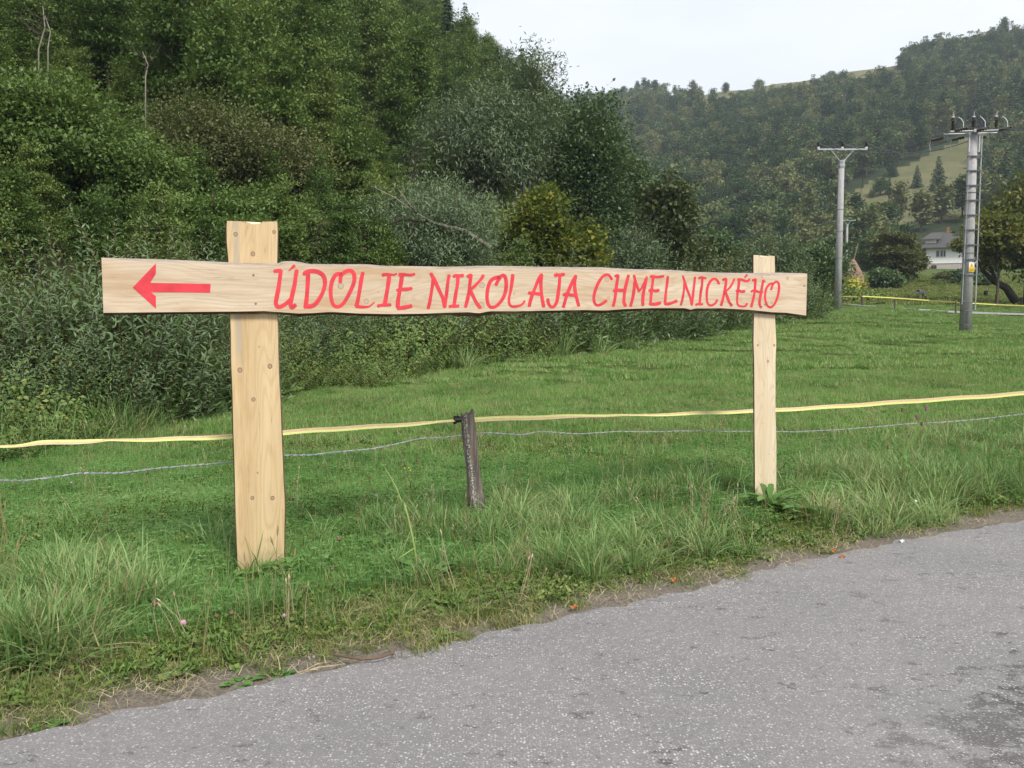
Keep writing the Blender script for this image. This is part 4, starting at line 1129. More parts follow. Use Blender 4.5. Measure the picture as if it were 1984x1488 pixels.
# street lamp
lp = P(1776, 500, 150); kl_ = 150 / FPX
lamp = thing("street_lamp", "wooden pole street lamp with a white lamp arm left of the white house", "street lamp", (lp.x, lp.y, tz(lp.x, lp.y)))
zt = P(1776, 457, 150).z - lamp.location.z
mb = MB(); mb.tube([(0, 0, -.3), (0, 0, zt)], [.14, .1], 8); mb.build("pole", M_fp, lamp)
mb = MB(); mb.tube([(0, 0, zt - 1.3), (-.35, -.1, zt - .9)], .04, 6); mb.build("arm", M_steel, lamp)
mb = MB(); mb.tube([(-.3, -.1, zt - .95), (-.6, -.1, zt - .72), (-1.05, -.1, zt - .6)], [.07, .13, .07], 8); mb.build("lamp_head", M_white, lamp)
mb = MB(); mb.box((0, 0, zt - .05), (.9, .08, .08)); mb.build("crossarm", M_dsteel, lamp)
#@@PART3
# ------------------------------------------------------------------ foliage generators
def unit(a): return a / (np.linalg.norm(a, axis=-1, keepdims=True) + 1e-9)
def leaves(pos, axis, nrm, ln, wd, bend=0.25, fold=0.0):
    """diamond leaves: pos Nx3 base, axis unit along, nrm unit normal; returns V, F(quads)"""
    side = unit(np.cross(axis, nrm)); nrm = np.cross(side, axis)
    ln = ln[:, None]; wd = wd[:, None]
    mid = pos + axis * ln * .45
    a = pos; b = mid + side * wd * .5 + nrm * fold * wd; c = pos + axis * ln - nrm * bend * ln; d = mid - side * wd * .5 + nrm * fold * wd
    V = np.stack([a, b, c, d], 1).reshape(-1, 3)
    F = np.arange(len(pos) * 4).reshape(-1, 4)
    return V, F
def sph(n, g):
    v = g.normal(size=(n, 3)); return unit(v)
def tubes_np(segs, sides=5):
    """segs list of (pts list, radii list) -> V, F quads"""
    V = []; F = []; b = 0
    for pts, rad in segs:
        pts = np.array(pts, float); n = len(pts)
        t = unit(np.gradient(pts, axis=0)); ref = np.array([0.13, 0.2, 1.0]) if abs(t[0, 2]) < .9 else np.array([1.0, .1, 0])
        a = unit(np.cross(t, ref)); c = np.cross(t, a)
        q = np.arange(sides) * 2 * np.pi / sides
        ring = pts[:, None] + (a[:, None] * np.cos(q)[None, :, None] + c[:, None] * np.sin(q)[None, :, None]) * np.array(rad)[:, None, None]
        V.append(ring.reshape(-1, 3))
        i, j = np.meshgrid(np.arange(n - 1), np.arange(sides), indexing='ij'); j2 = (j + 1) % sides
        F.append(np.stack([i * sides + j, i * sides + j2, (i + 1) * sides + j2, (i + 1) * sides + j], -1).reshape(-1, 4) + b)
        b += n * sides
    return np.concatenate(V), np.concatenate(F)
def tree_data(seed, h, rad, base, n_cl, n_lf, lf, aspect=.55, cl=.55, flat=.45, lobes=7, lobe_amp=.35, taper=.0, droop=.15, trunk_r=.12, hang=0.0, tiers=False, top_w=1.0, stems=1, lean=0.0):
    """returns crown (V,F,tint) and wood (V,F). h total height, rad crown radius, base height of the crown's bottom"""
    g = np.random.default_rng(seed)
    ch = (h - base) / 2; cz = base + ch
    ld = sph(lobes, g)
    d = sph(n_cl, g)
    bump = np.max(np.clip(d @ ld.T, 0, 1) ** 6, axis=1)
    r = g.random(n_cl) ** .38
    sc = (1 - lobe_amp) + lobe_amp * bump + g.normal(size=n_cl) * .09
    zz = d[:, 2] * r * sc
    wz = 1 - taper * (zz * .5 + .5)
    C = np.stack([d[:, 0] * r * sc * rad * wz, d[:, 1] * r * sc * rad * wz, cz + zz * ch], 1)
    if tiers: C[:, 2] = np.round(C[:, 2] / .55) * .55 + g.normal(size=n_cl) * .08
    C[:, 2] -= droop * np.hypot(C[:, 0], C[:, 1]) ** 1.3 * .3
    if lean: C[:, 0] += lean * (C[:, 2] / h) ** 1.3
    per = np.maximum(1, (n_lf / n_cl * (0.5 + g.random(n_cl)))).astype(int)
    idx = np.repeat(np.arange(n_cl), per); n = len(idx)
    off = g.normal(size=(n, 3)) * cl * np.array([1, 1, flat])
    pos = C[idx] + off
    out = unit(pos - np.array([lean * .5, 0, cz - ch * .6]))
    ax = unit(out * .7 + g.normal(size=(n, 3)) * .6 + np.array([0, 0, -hang]))
    nr = unit(out * .5 + np.array([0, 0, .9]) + g.normal(size=(n, 3)) * .5)
    ln = lf * (.7 + .6 * g.random(n))
    V, F = leaves(pos, ax, nr, ln, ln * aspect)
    ct = g.random(n_cl)
    tint = .5 + (ct[idx] - .5) * .45 + g.normal(size=n) * .14
    tint = np.repeat(np.clip(tint, 0, 1), 4)
    segs = []
    for s_ in range(stems):
        a = g.random() * 6.3; o = np.array([math.cos(a), math.sin(a), 0]) * (.0 if stems == 1 else rad * .45)
        tp = [np.array([0, 0, -.4]) + o * .15, np.array([0, 0, h * .25]) + o * .4 + [lean * .15, 0, 0], np.array([lean * .45, 0, h * .55]) + o * .8, np.array([lean * .9, 0, h * .86]) + o]
        tp = [p + g.normal(size=3) * [.08, .08, 0] * h * .08 for p in tp]
        segs.append((tp, [trunk_r * 1.2, trunk_r * .9, trunk_r * .55, trunk_r * .12]))
        for k in range(10):
            c = C[g.integers(n_cl)]
            t0 = .2 + .6 * g.random(); st = np.array(tp[1]) * (1 - t0) + np.array(tp[2]) * t0
            if c[2] < st[2] * .6: continue
            midp = (st + c) / 2 + np.array([0, 0, -.1 * h * .1])
            segs.append(([st, midp, c], [trunk_r * .42, trunk_r * .25, trunk_r * .06]))
    WV, WF = tubes_np(segs, 5)
    return (V, F, tint), (WV, WF)
def spruce_data(seed, h, rad, n_tier=22, per=16, lf=.35):
    g = np.random.default_rng(seed); P_ = []; A_ = []; L_ = []
    for k in range(n_tier):
        f = (k + .5) / n_tier; z = h * (.06 + .94 * f); r = rad * (1 - f) ** .9 * (1 + .12 * g.normal())
        m = max(5, int(per * (1 - f * .6)))
        for q in range(m):
            a = 2 * math.pi * (q + g.random()) / m; rr_ = r * (.8 + .35 * g.random())
            ns = max(2, int(rr_ / (lf * .38)))
            for s_ in range(ns):
                t = (s_ + .5) / ns
                P_.append([math.cos(a) * rr_ * t, math.sin(a) * rr_ * t, z - .28 * rr_ * t + .12 * rr_ * t * t]); da = a + g.normal() * .5
                A_.append([math.cos(da), math.sin(da), -.35]); L_.append(lf * (.8 + .5 * g.random()))
    P_ = np.array(P_); A_ = unit(np.array(A_)); L_ = np.array(L_)
    nr = unit(np.array([0, 0, 1.0]) + g.normal(size=P_.shape) * .35)
    V, F = leaves(P_ + g.normal(size=P_.shape) * .05, A_, nr, L_, L_ * .6, .2)
    tint = np.repeat(np.clip(.45 + g.normal(size=len(P_)) * .18, 0, 1), 4)
    W = tubes_np([([np.array([0, 0, -.4]), np.array([0, 0, h * .5]), np.array([0, 0, h * .97])], [rad * .06 + .05, rad * .04 + .03, .02])], 6)
    return (V, F, tint), W
M_bark = simple_mat("grey_bark", (0.09, 0.075, 0.06), 0.9, 0.1, var=0.35, scale=6, bump=0.5)
M_palebark = simple_mat("pale_bark", (0.24, 0.22, 0.18), 0.9, 0.1, var=0.3, scale=6)
def rgb(r, g, b): return (r, g, b)
ML = {}
ML['hazel'] = leaf_mat("hazel_leaves", (0.044, 0.086, 0.017), (0.101, 0.172, 0.034), (0.184, 0.259, 0.069), .28, .5, .3, rnd=.25)
ML['brown'] = leaf_mat("dull_leaves", (0.050, 0.061, 0.022), (0.105, 0.121, 0.042), (0.198, 0.182, 0.077), .25, .55, .25, rnd=.25)
ML['willow'] = leaf_mat("willow_leaves", (0.075, 0.115, 0.055), (0.135, 0.19, 0.095), (0.21, 0.265, 0.15), .22, .45, .35, rnd=.2, back=(0.14, 0.19, 0.12))
ML['alder'] = leaf_mat("alder_leaves", (0.032, 0.063, 0.023), (0.067, 0.121, 0.041), (0.127, 0.190, 0.081), .22, .45, .35, rnd=.2)
ML['yellow'] = leaf_mat("turning_leaves", (0.035, 0.06, 0.012), (0.10, 0.14, 0.02), (0.30, 0.27, 0.03), .35, .55, .25, rnd=.1)
ML['gold'] = leaf_mat("golden_leaves", (0.06, 0.09, 0.02), (0.15, 0.165, 0.035), (0.34, 0.25, 0.05), .35, .55, .25, rnd=.1)
ML['lemon'] = leaf_mat("lemon_flowers", (0.14, 0.18, 0.03), (0.36, 0.38, 0.06), (0.62, 0.55, 0.13), .3, .6, .2, rnd=.1)
ML['maple'] = leaf_mat("maple_leaves", (0.034, 0.052, 0.021), (0.078, 0.101, 0.037), (0.161, 0.161, 0.057), .2, .5, .3, rnd=.2)
ML['forest'] = leaf_mat("forest_leaves", (0.048, 0.092, 0.023), (0.098, 0.167, 0.039), (0.172, 0.230, 0.063), .25, .6, .2, rnd=1.0, patch=.035)
ML['farforest'] = leaf_mat("far_forest_leaves", (0.034, 0.071, 0.030), (0.081, 0.138, 0.052), (0.196, 0.207, 0.086), .2, .7, .15, rnd=1.5, patch=.016)
ML['spruce'] = leaf_mat("spruce_needles", (0.018, 0.041, 0.018), (0.043, 0.079, 0.036), (0.084, 0.120, 0.054), .1, .6, .2, rnd=.5)
ML['shoot'] = leaf_mat("shoot_leaves", (0.08, 0.14, 0.038), (0.15, 0.24, 0.075), (0.25, 0.34, 0.13), .3, .4, .4, rnd=.3, back=(0.15, 0.22, 0.11))
ML['bramble'] = leaf_mat("bramble_leaves", (0.055, 0.115, 0.024), (0.12, 0.205, 0.045), (0.25, 0.29, 0.075), .3, .5, .3, rnd=.5)

def crown_thing(name, label, cat, base, rz, crown_me, wood_me, group=None, scale=1.0):
    o = thing(name, label, cat, base, rz, group)
    o.scale = (scale,) * 3 if not hasattr(scale, '__len__') else scale
    c = link("crown", crown_me, o); 
    if wood_me is not None: link("trunk", wood_me, o)
    return o
def make_meshes(name, data, lm, wm=None):
    (V, F, T), (WV, WF) = data
    return np_mesh(name + "_crown", V, F, lm, tint=T), np_mesh(name + "_trunk", WV, WF, wm or M_bark, smooth=True)

# ------------------------------------------------------------------ geometry-node scatter
def lib_collection(name, meshes):
    c = bpy.data.collections.new(name)
    for k, me in enumerate(meshes):
        c.objects.link(bpy.data.objects.new(f"{name}_{k:02d}", me))
    return c
def scatter(name, pts, rot, scl, idx, lib, mat=None):
    pts = np.asarray(pts, np.float32); n = len(pts)
    me = bpy.data.meshes.new(name); me.vertices.add(n); me.vertices.foreach_set("co", pts.ravel())
    a = me.attributes.new("rot", 'FLOAT_VECTOR', 'POINT'); a.data.foreach_set("vector", np.asarray(rot, np.float32).ravel())
    scl = np.asarray(scl, np.float32)
    if scl.ndim == 1: scl = np.repeat(scl[:, None], 3, 1)
    a = me.attributes.new("scl", 'FLOAT_VECTOR', 'POINT'); a.data.foreach_set("vector", scl.ravel())
    a = me.attributes.new("pick", 'INT', 'POINT'); a.data.foreach_set("value", np.asarray(idx, np.int32))
    o = link(name, me)
    t = bpy.data.node_groups.new(name + "_nodes", 'GeometryNodeTree')
    t.interface.new_socket("Geometry", in_out='INPUT', socket_type='NodeSocketGeometry')
    t.interface.new_socket("Geometry", in_out='OUTPUT', socket_type='NodeSocketGeometry')
    gi = t.nodes.new('NodeGroupInput'); go = t.nodes.new('NodeGroupOutput')
    ci = t.nodes.new('GeometryNodeCollectionInfo'); ci.inputs['Collection'].default_value = lib
    ci.inputs['Separate Children'].default_value = True; ci.inputs['Reset Children'].default_value = True
    ip = t.nodes.new('GeometryNodeInstanceOnPoints'); ip.inputs['Pick Instance'].default_value = True
    def na_(nm, ty):
        q = t.nodes.new('GeometryNodeInputNamedAttribute'); q.data_type = ty; q.inputs['Name'].default_value = nm
        return [s for s in q.outputs if s.enabled and s.name == 'Attribute'][0]
    m2p = t.nodes.new('GeometryNodeMeshToPoints')
    t.links.new(gi.outputs[0], m2p.inputs[0]); t.links.new(m2p.outputs[0], ip.inputs['Points'])
    t.links.new(ci.outputs[0], ip.inputs['Instance'])
    e2r = t.nodes.new('FunctionNodeEulerToRotation'); t.links.new(na_("rot", 'FLOAT_VECTOR'), e2r.inputs[0])
    t.links.new(e2r.outputs[0], ip.inputs['Rotation']); t.links.new(na_("scl", 'FLOAT_VECTOR'), ip.inputs['Scale'])
    t.links.new(na_("pick", 'INT'), ip.inputs['Instance Index'])
    t.links.new(ip.outputs[0], go.inputs[0])
    m = o.modifiers.new("scatter", 'NODES'); m.node_group = t
    return o
# ------------------------------------------------------------------ forests on the hills (joined woods)
def merge(*parts):
    """crown (V,F,T) + wood (V,F) in one mesh with two materials"""
    (V, F, T), (WV, WF) = parts
    return np.concatenate([V, WV]), [F, WF + len(V)], np.concatenate([T, np.full(len(WV), .4)])
def lib_mesh(nm, data, lm, wm=M_bark):
    V, F, T = merge(*data); return np_mesh(nm, V, F, [lm, wm], [0, 1], T)
g = np.random.default_rng(11)
lib1 = [lib_mesh(f"hill_tree{k}", tree_data(100 + k, 11 + k % 3, 2.7, .6, 130, 9000, .21, .6, .38, .35, taper=.68, trunk_r=.14, lobes=9, lobe_amp=.4, tiers=(k % 2 == 0)), ML['forest']) for k in range(5)]
lib1 += [lib_mesh("hill_spruce", spruce_data(200, 13, 2.9, 30, 16, .42), ML['spruce'])]
libc1 = lib_collection("hillwood_source", lib1)
cand = []
for _ in range(1):
    n = 16000
    Y = 22 + 230 * g.random(n) ** .8; u = -.72 + .95 * g.random(n); X = u * Y
    cand = np.stack([X, Y], 1)
def thin(c, dmin_fn):
    """grid-based poisson-ish thinning"""
    keep = []; cell = {}
    for x, y in c:
        d = dmin_fn(x, y); k = (int(x // 6), int(y // 6)); ok = True
        for a in (-1, 0, 1):
            for b in (-1, 0, 1):
                for (p, q) in cell.get((k[0] + a, k[1] + b), ()):
                    if (p - x) ** 2 + (q - y) ** 2 < d * d: ok = False; break
                if not ok: break
            if not ok: break
        if ok: keep.append((x, y)); cell.setdefault(k, []).append((x, y))
    return np.array(keep)
hl_ = hill_left(cand[:, 0], cand[:, 1])
cpx = CX + FPX * cand[:, 0] / cand[:, 1]
cand = cand[(hl_ > np.where(cpx > 900, 5.5, 3.5)) & (cand[:, 1] > np.where(cpx > 820, 60, np.where(cpx > 700, 45, 30))) & (cpx < 1130)]
print('dbg', len(cand))
cand = thin(cand, lambda x, y: 2.0 + .012 * y)
Z = terrain(cand[:, 0], cand[:, 1])
n = len(cand)
pk = g.integers(0, 5, n); pk = np.where((g.random(n) < .06) & (cand[:, 1] > 85), 5, pk)
cpx = CX + FPX * cand[:, 0] / cand[:, 1]
sc_ = (.75 + .5 * g.random(n)) * np.interp(cpx, [500, 850, 1130], [1, .8, .6]) * np.interp(cand[:, 1], [30, 70], [.62, 1])
wood1 = scatter("hillside_wood", np.column_stack([cand, Z - .3]), np.column_stack([g.normal(size=n) * .04, g.normal(size=n) * .04, g.random(n) * 6.3]), sc_, pk, libc1)
tag(wood1, "dense dark green beech wood covering the steep hillside on the left", "woodland", kind="stuff")
print("hill trees", n)

lib2 = [lib_mesh(f"far_tree{k}", tree_data(300 + k, 10.5 + (k % 3) * 1.4, (4.4, 3.9, 4.8, 3.6, 2.3, 2.1)[k], .3, 46, 1800, .62, .7, .62, .55, taper=(.2, .35, .15, .4, .6, .7)[k], trunk_r=.15, lobes=8, lobe_amp=.4), ML['farforest']) for k in range(6)]
lib2 += [lib_mesh(f"far_spruce{k}", spruce_data(400 + k, 13, 2.6, 18, 11, .8), ML['spruce']) for k in range(2)]
libc2 = lib_collection("farwood_source", lib2)
n = 60000
X = -60 + 420 * g.random(n); Y = 150 + 470 * g.random(n)
s_ = .545 * X + .838 * Y
ok = (s_ > 180) & (s_ < 520) & (X / Y > .0) & (X / Y < .75)
cand = np.stack([X, Y], 1)[ok]
cand = thin(cand, lambda x, y: 5.4)
Z = terrain(cand[:, 0], cand[:, 1])
ppx, ppy = proj(np.column_stack([cand, Z]))
bad, _low = open_slope(cand[:, 0], cand[:, 1], Z)
# keep the poles' valley floor, the houses and the haystack area open
bad |= (cand[:, 1] < 200) & (ppx > 1755) & (ppx < 1900) & (ppy > 440)
cand = cand[~bad]; Z = Z[~bad]; n = len(cand)
pk = np.where(vnoise(cand[:, 0], cand[:, 1], 35, 9) > .62, g.integers(4, 6, n), g.integers(0, 4, n)); pk = np.where(g.random(n) < .1, g.integers(6, 8, n), pk)
wood2 = scatter("far_wood", np.column_stack([cand, Z - .3]), np.column_stack([np.zeros(n), np.zeros(n), g.random(n) * 6.3]), np.column_stack([.95 + .5 * g.random(n)] * 2 + [.75 + .5 * g.random(n)]), pk, libc2)
tag(wood2, "mixed wood in hazy greens covering the far hill on the right", "woodland", kind="stuff")
print("far trees", n)
# single trees on the clearing and skyline of the far hill
def far_px_tree(px, py_base, py_top, kind, label, name="hill_tree"):
    # walk out along the pixel column until the terrain's projection reaches py_base
    best = None
    for Y in np.arange(150, 640, 2.0):
        q = gpt(px, Y); a, b = proj(np.array([[q.x, q.y, q.z]]))
        if b[0] <= py_base: best = q; break
    if best is None: best = q
    h = (py_base - py_top) / FPX * best.y
    me_c, me_w, h0 = FT[kind]
    crown_thing(name, label, "tree", best - Vector((0, 0, .2)), random.random() * 6, me_c, me_w, "single trees on the far hill", h / h0)
FT = {}
for kd, dt, lm, h0 in (("round", tree_data(500, 10, 4.2, .6, 80, 3000, .55, .7, .7, .6, lobes=8, trunk_r=.2), ML['farforest'], 10),
                       ("bright", tree_data(501, 10, 3.6, .5, 80, 3000, .5, .7, .6, .6, lobes=8, taper=.3, trunk_r=.2), leaf_mat("bright_far_leaves", (0.03, 0.07, 0.02), (0.06, 0.12, 0.035), (0.09, 0.16, 0.05), .2, .7, .15, rnd=.2), 10),
                       ("spruce", spruce_data(502, 12, 3.3, 22, 14, .7), ML['spruce'], 12)):
    a, b = make_meshes("far_" + kd, dt, lm); FT[kd] = (a, b, h0)
for a in [(1706, 382, 337, "bright", "bright green round tree standing in the sloping clearing"),
          (1722, 378, 342, "spruce", "dark tree touching the bright green tree in the clearing"),
          (1690, 384, 366, "round", "small round bush on the clearing left of the bright green tree"),
          (1817, 372, 305, "spruce", "tall dark spruce in the middle of the sloping clearing"),
          (1776, 366, 322, "spruce", "spruce left of the tall one in the clearing"),
          (1728, 345, 296, "spruce", "slim spruce at the upper edge of the clearing"),
          (1905, 328, 270, "spruce", "dark spruce on the clearing right of the ladder pole's top"),
          (1655, 398, 380, "round", "low round bush at the lower left tip of the clearing"),
          (1946, 400, 290, "spruce", "broad dark spruce above the walnut tree"),
          (1920, 405, 320, "spruce", "spruce left of the broad one above the walnut tree"),
          (1975, 390, 285, "spruce", "spruce at the right edge above the walnut tree"),
          (1192, 205, 168, "round", "left tree of the pair on the far skyline"),
          (1240, 205, 166, "round", "right wider tree of the pair on the far skyline"),
          (1297, 198, 182, "round", "low round tree on the far skyline right of the pair"),
          (1405, 182, 157, "bright", "single slim tree breaking the skyline of the far hill"),
          (1470, 178, 151, "round", "taller tree breaking the far skyline below the bare field"),
          (1610, 165, 135, "round", "dark round tree at the lower rim of the bare hilltop field"),
          (1835, 500, 470, "round", "dark bush in front of the white house's wall")]:
    far_px_tree(*a)
#@@PART4
# ------------------------------------------------------------------ trees and tall shrubs at the foot of the slope
def mid_tree(px, Y, py_top, width_px, seed, mat, label, cat="tree", name="deciduous_tree", base=.6, n_lf=26000, n_cl=260, lf=.13, aspect=.55, cl=.5, flat=.4, hang=0, tiers=False, lobes=9, lobe_amp=.4, taper=0.1, stems=1, wm=None, group=None, lean=0.0, tr=.12, sink=0, droop=.15):
    b = gpt(px, Y); h = P(px, py_top, Y).z - b.z + sink
    rad = width_px / 2 / FPX * Y
    d = tree_data(seed, h, rad, base, n_cl, n_lf, lf, aspect, cl, flat, lobes, lobe_amp, taper, droop, tr, hang, tiers, stems=stems, lean=lean)
    a, w_ = make_meshes(name, d, ML[mat], wm)
    return crown_thing(name, label, cat, b - Vector((0, 0, sink)), 0, a, w_, group)
GL = "trees at the foot of the wooded slope"
mid_tree(40, 23, 128, 460, 1, 'hazel', "big dark leafy tree filling the upper left corner behind the willow scrub", n_lf=60000, n_cl=320, lf=.115, cl=.5, flat=.28, tiers=True, base=.3, stems=3, group=GL)
mid_tree(240, 25, 265, 330, 2, 'hazel', "bright green tipped hazel right of the big corner tree", n_lf=46000, n_cl=260, lf=.11, cl=.48, flat=.3, tiers=True, base=.2, stems=3, group=GL)
mid_tree(395, 29, 175, 330, 3, 'brown', "dull brownish leafy tree above the sign's left post", n_lf=36000, n_cl=260, lf=.10, cl=.6, flat=.5, base=.4, stems=2, group=GL, wm=M_palebark)
mid_tree(520, 31, 245, 260, 4, 'brown', "greyish brown tree between the left post and the leaning willow", n_lf=26000, n_cl=220, lf=.13, cl=.6, base=.4, stems=2, group=GL)
mid_tree(655, 35, 285, 250, 5, 'yellow', "yellowish green tree on the slope left of the leaning willow", n_lf=22000, n_cl=200, lf=.15, tiers=True, flat=.3, base=.3, group=GL, taper=.4)
mid_tree(450, 23.5, 350, 330, 6, 'hazel', "low hazel bush directly behind the top of the left post", n_lf=38000, n_cl=230, lf=.10, cl=.42, flat=.28, tiers=True, base=.1, stems=3, group=GL)
mid_tree(610, 27, 395, 260, 7, 'brown', "low russet tinged bush right of the left post", n_lf=20000, n_cl=180, lf=.12, tiers=True, flat=.3, base=.1, stems=3, group=GL)
# willows
ML['walnut'] = leaf_mat('walnut_leaves', (0.045, 0.06, 0.018), (0.10, 0.12, 0.032), (0.24, 0.22, 0.05), .3, .5, .3, rnd=.1, patch=.25)
GW = "riverside willows behind the sign board"
mid_tree(940, 45, 128, 285, 12, 'willow', "great grey green willow rising behind the middle of the board", name="willow_tree", n_lf=34000, n_cl=260, lf=.26, aspect=.22, cl=.7, flat=.7, base=1.5, hang=.5, stems=3, lobes=12, lobe_amp=.45, group=GW, wm=M_palebark, tr=.16)
mid_tree(1028, 47, 62, 120, 13, 'willow', "thin open willow top standing against the sky", name="willow_tree", n_lf=4600, n_cl=120, lf=.27, aspect=.22, cl=.38, flat=.9, base=6, hang=.3, stems=3, lobes=8, group=GW, wm=M_palebark)
mid_tree(850, 27, 335, 300, 14, 'willow', "broad leaning grey willow with a bare pale branch above the lettering", name="willow_tree", n_lf=30000, n_cl=220, lf=.15, aspect=.2, cl=.38, flat=.7, base=.8, hang=.25, stems=2, lobes=9, lobe_amp=.35, group=GW)
mid_tree(1130, 49, 160, 215, 15, 'alder', "dark glossy alder against the sky between willow and far hill", name="alder_tree", n_lf=34000, n_cl=260, lf=.19, aspect=.7, cl=.55, flat=.6, base=1.0, stems=2, lobes=12, taper=.25, group=GW)
mid_tree(1218, 52, 262, 130, 16, 'alder', "lower dark alder right of the tall alder", name="alder_tree", n_lf=18000, n_cl=160, lf=.19, aspect=.7, cl=.5, flat=.6, base=.5, stems=2, taper=.3, group=GW)
mid_tree(1045, 33, 322, 165, 17, 'yellow', "round green shrub with yellowing leaves below the alder", cat="shrub", name="leafy_shrub", n_lf=18000, n_cl=150, lf=.15, aspect=.8, cl=.3, flat=.5, base=.3, stems=2, lobes=8, taper=.1, group=GW)
mid_tree(1125, 32, 400, 120, 27, 'yellow', "smaller yellow tipped shrub right of the round one", cat="shrub", name="leafy_shrub", n_lf=9000, n_cl=90, lf=.15, aspect=.8, cl=.28, flat=.5, base=.2, stems=2, lobes=7, group=GW)
mid_tree(1292, 44, 292, 118, 28, 'maple', "dark brownish young maple standing before the far hill", name="maple_tree", n_lf=11000, n_cl=120, lf=.22, aspect=.8, cl=.4, flat=.5, base=.4, stems=1, lobes=9, taper=.35, group=GW)
mid_tree(1228, 42, 410, 130, 29, 'willow', "mid height willow bush left of the young maple", cat="shrub", name="willow_bush", n_lf=13000, n_cl=110, lf=.2, aspect=.22, cl=.45, base=.2, hang=.2, stems=3, group=GW)
mid_tree(1385, 60, 450, 105, 30, 'alder', "rounded dull green bush right of the young maple", cat="shrub", name="leafy_shrub", n_lf=11000, n_cl=110, lf=.24, aspect=.6, cl=.5, base=.1, stems=2, group=GW)
mid_tree(1330, 50, 440, 90, 41, 'maple', "dark bush under the young maple", cat="shrub", name="leafy_shrub", n_lf=8000, n_cl=80, lf=.22, aspect=.6, cl=.4, base=.1, stems=2, group=GW)
mid_tree(1500, 43, 442, 140, 31, 'willow', "greyish willow bush rising behind the right post", cat="shrub", name="willow_bush", n_lf=18000, n_cl=130, lf=.2, aspect=.22, cl=.42, flat=.8, base=.1, hang=.05, stems=4, lobes=12, lobe_amp=.5, group=GW)
mid_tree(1578, 58, 468, 110, 32, 'alder', "green bush between the right post and the slim pole", cat="shrub", name="leafy_shrub", n_lf=12000, n_cl=110, lf=.24, aspect=.55, cl=.5, base=.1, stems=2, group=GW)
mid_tree(1520, 44, 545, 120, 33, 'bramble', "low dark bush at the board's right end", cat="shrub", name="leafy_shrub", n_lf=9000, n_cl=90, lf=.16, aspect=.6, cl=.35, base=.0, stems=3, group=GW, tr=.04)
mid_tree(1440, 48, 480, 110, 34, 'brown', "loose olive bush left of the right post", cat="shrub", name="leafy_shrub", n_lf=10000, n_cl=90, lf=.2, aspect=.5, cl=.45, base=.0, stems=3, group=GW)
# right side
GR = "trees and bushes round the far paddock"
mid_tree(1730, 92, 442, 96, 35, 'brown', "round dark orchard tree right of the haystack", name="fruit_tree", n_lf=22400, n_cl=130, lf=.30, aspect=.6, cl=.38, base=.6, stems=2, tr=.25, group=GR)
mid_tree(1758, 96, 470, 76, 36, 'brown', "brownish orchard tree in front of the shed and lamp post", name="fruit_tree", n_lf=21000, n_cl=120, lf=.30, aspect=.6, cl=.38, base=.6, stems=2, tr=.25, group=GR)
mid_tree(1716, 84, 522, 48, 42, 'alder', "low rounded bush at the foot of the haystack", cat="shrub", name="leafy_shrub", n_lf=11200, n_cl=80, lf=.30, aspect=.6, cl=.38, base=.1, stems=2, group=GR)
mid_tree(1604, 96, 452, 74, 37, 'alder', "dark tall bush behind the slim pole", name="deciduous_tree", n_lf=12600, n_cl=90, lf=.30, aspect=.6, cl=.38, base=.2, group=GR)
mid_tree(1685, 120, 452, 60, 43, 'alder', "dark green tree between haystack and orchard", name="deciduous_tree", n_lf=12600, n_cl=90, lf=.30, aspect=.6, cl=.38, base=.2, group=GR)
mid_tree(1642, 76, 541, 40, 38, 'lemon', "bright lemon yellow flowering bush by the slim pole", cat="shrub", name="flowering_bush", n_lf=2100, n_cl=30, lf=.30, aspect=.8, cl=.38, base=.1, group=GR, tr=.03)
mid_tree(1660, 64, 566, 110, 39, 'bramble', "low spreading hedge behind the far fence", cat="hedge", name="hedge", n_lf=12000, n_cl=90, lf=.24, aspect=.5, cl=.5, flat=.35, base=.0, stems=3, group=GR, tr=.04)
mid_tree(1842, 98, 530, 50, 44, 'brown', "dark shrub below the house behind the ladder pole", cat="shrub", name="leafy_shrub", n_lf=9800, n_cl=70, lf=.30, aspect=.6, cl=.38, base=.0, stems=2, group=GR)
mid_tree(1882, 92, 522, 90, 45, 'alder', "dark hedge bush at the top of the paddock under the yellow branches", cat="shrub", name="leafy_shrub", n_lf=11200, n_cl=80, lf=.30, aspect=.6, cl=.38, base=.0, stems=2, group=GR)
mid_tree(1868, 88, 462, 30, 46, 'gold', "yellow leaved young tree right behind the ladder pole", name="deciduous_tree", n_lf=5320, n_cl=60, lf=.30, aspect=.7, cl=.38, base=3.6, group=GR, tr=.08)
mid_tree(1985, 62, 325, 225, 40, 'walnut', "big walnut tree reaching in at the right edge with a slanting trunk", name="walnut_tree", n_lf=26000, n_cl=190, lf=.34, aspect=.5, cl=.6, flat=.3, base=1.5, tiers=True, stems=1, lobes=10, tr=.12, group=GR)
mid_tree(1932, 60, 400, 88, 47, 'gold', "yellow and orange autumn tree at the walnut's left flank", name="autumn_tree", n_lf=9000, n_cl=110, lf=.3, aspect=.6, cl=.5, flat=.35, base=3.0, tiers=True, group=GR, tr=.1)
# slanting walnut limb
wt = [q for q in bpy.data.objects if q.name.startswith("walnut_tree")][0]
wb = Vector(wt.location)
mb = MB()
p_ = [P(1968, 585, 61), P(1950, 558, 61), P(1926, 545, 61), P(1905, 525, 61), P(1893, 500, 61)]
mb.tube([q - wb for q in p_], [.32, .27, .21, .14, .07], 8)
p_ = [P(1932, 549, 61), P(1924, 530, 61), P(1918, 505, 61)]
mb.tube([q - wb for q in p_], [.17, .12, .06], 7)
M_dbark = simple_mat("dark_bark", (0.035, 0.03, 0.025), 0.95, 0.1, var=.3)
mb.build("limb", M_dbark, wt, True)
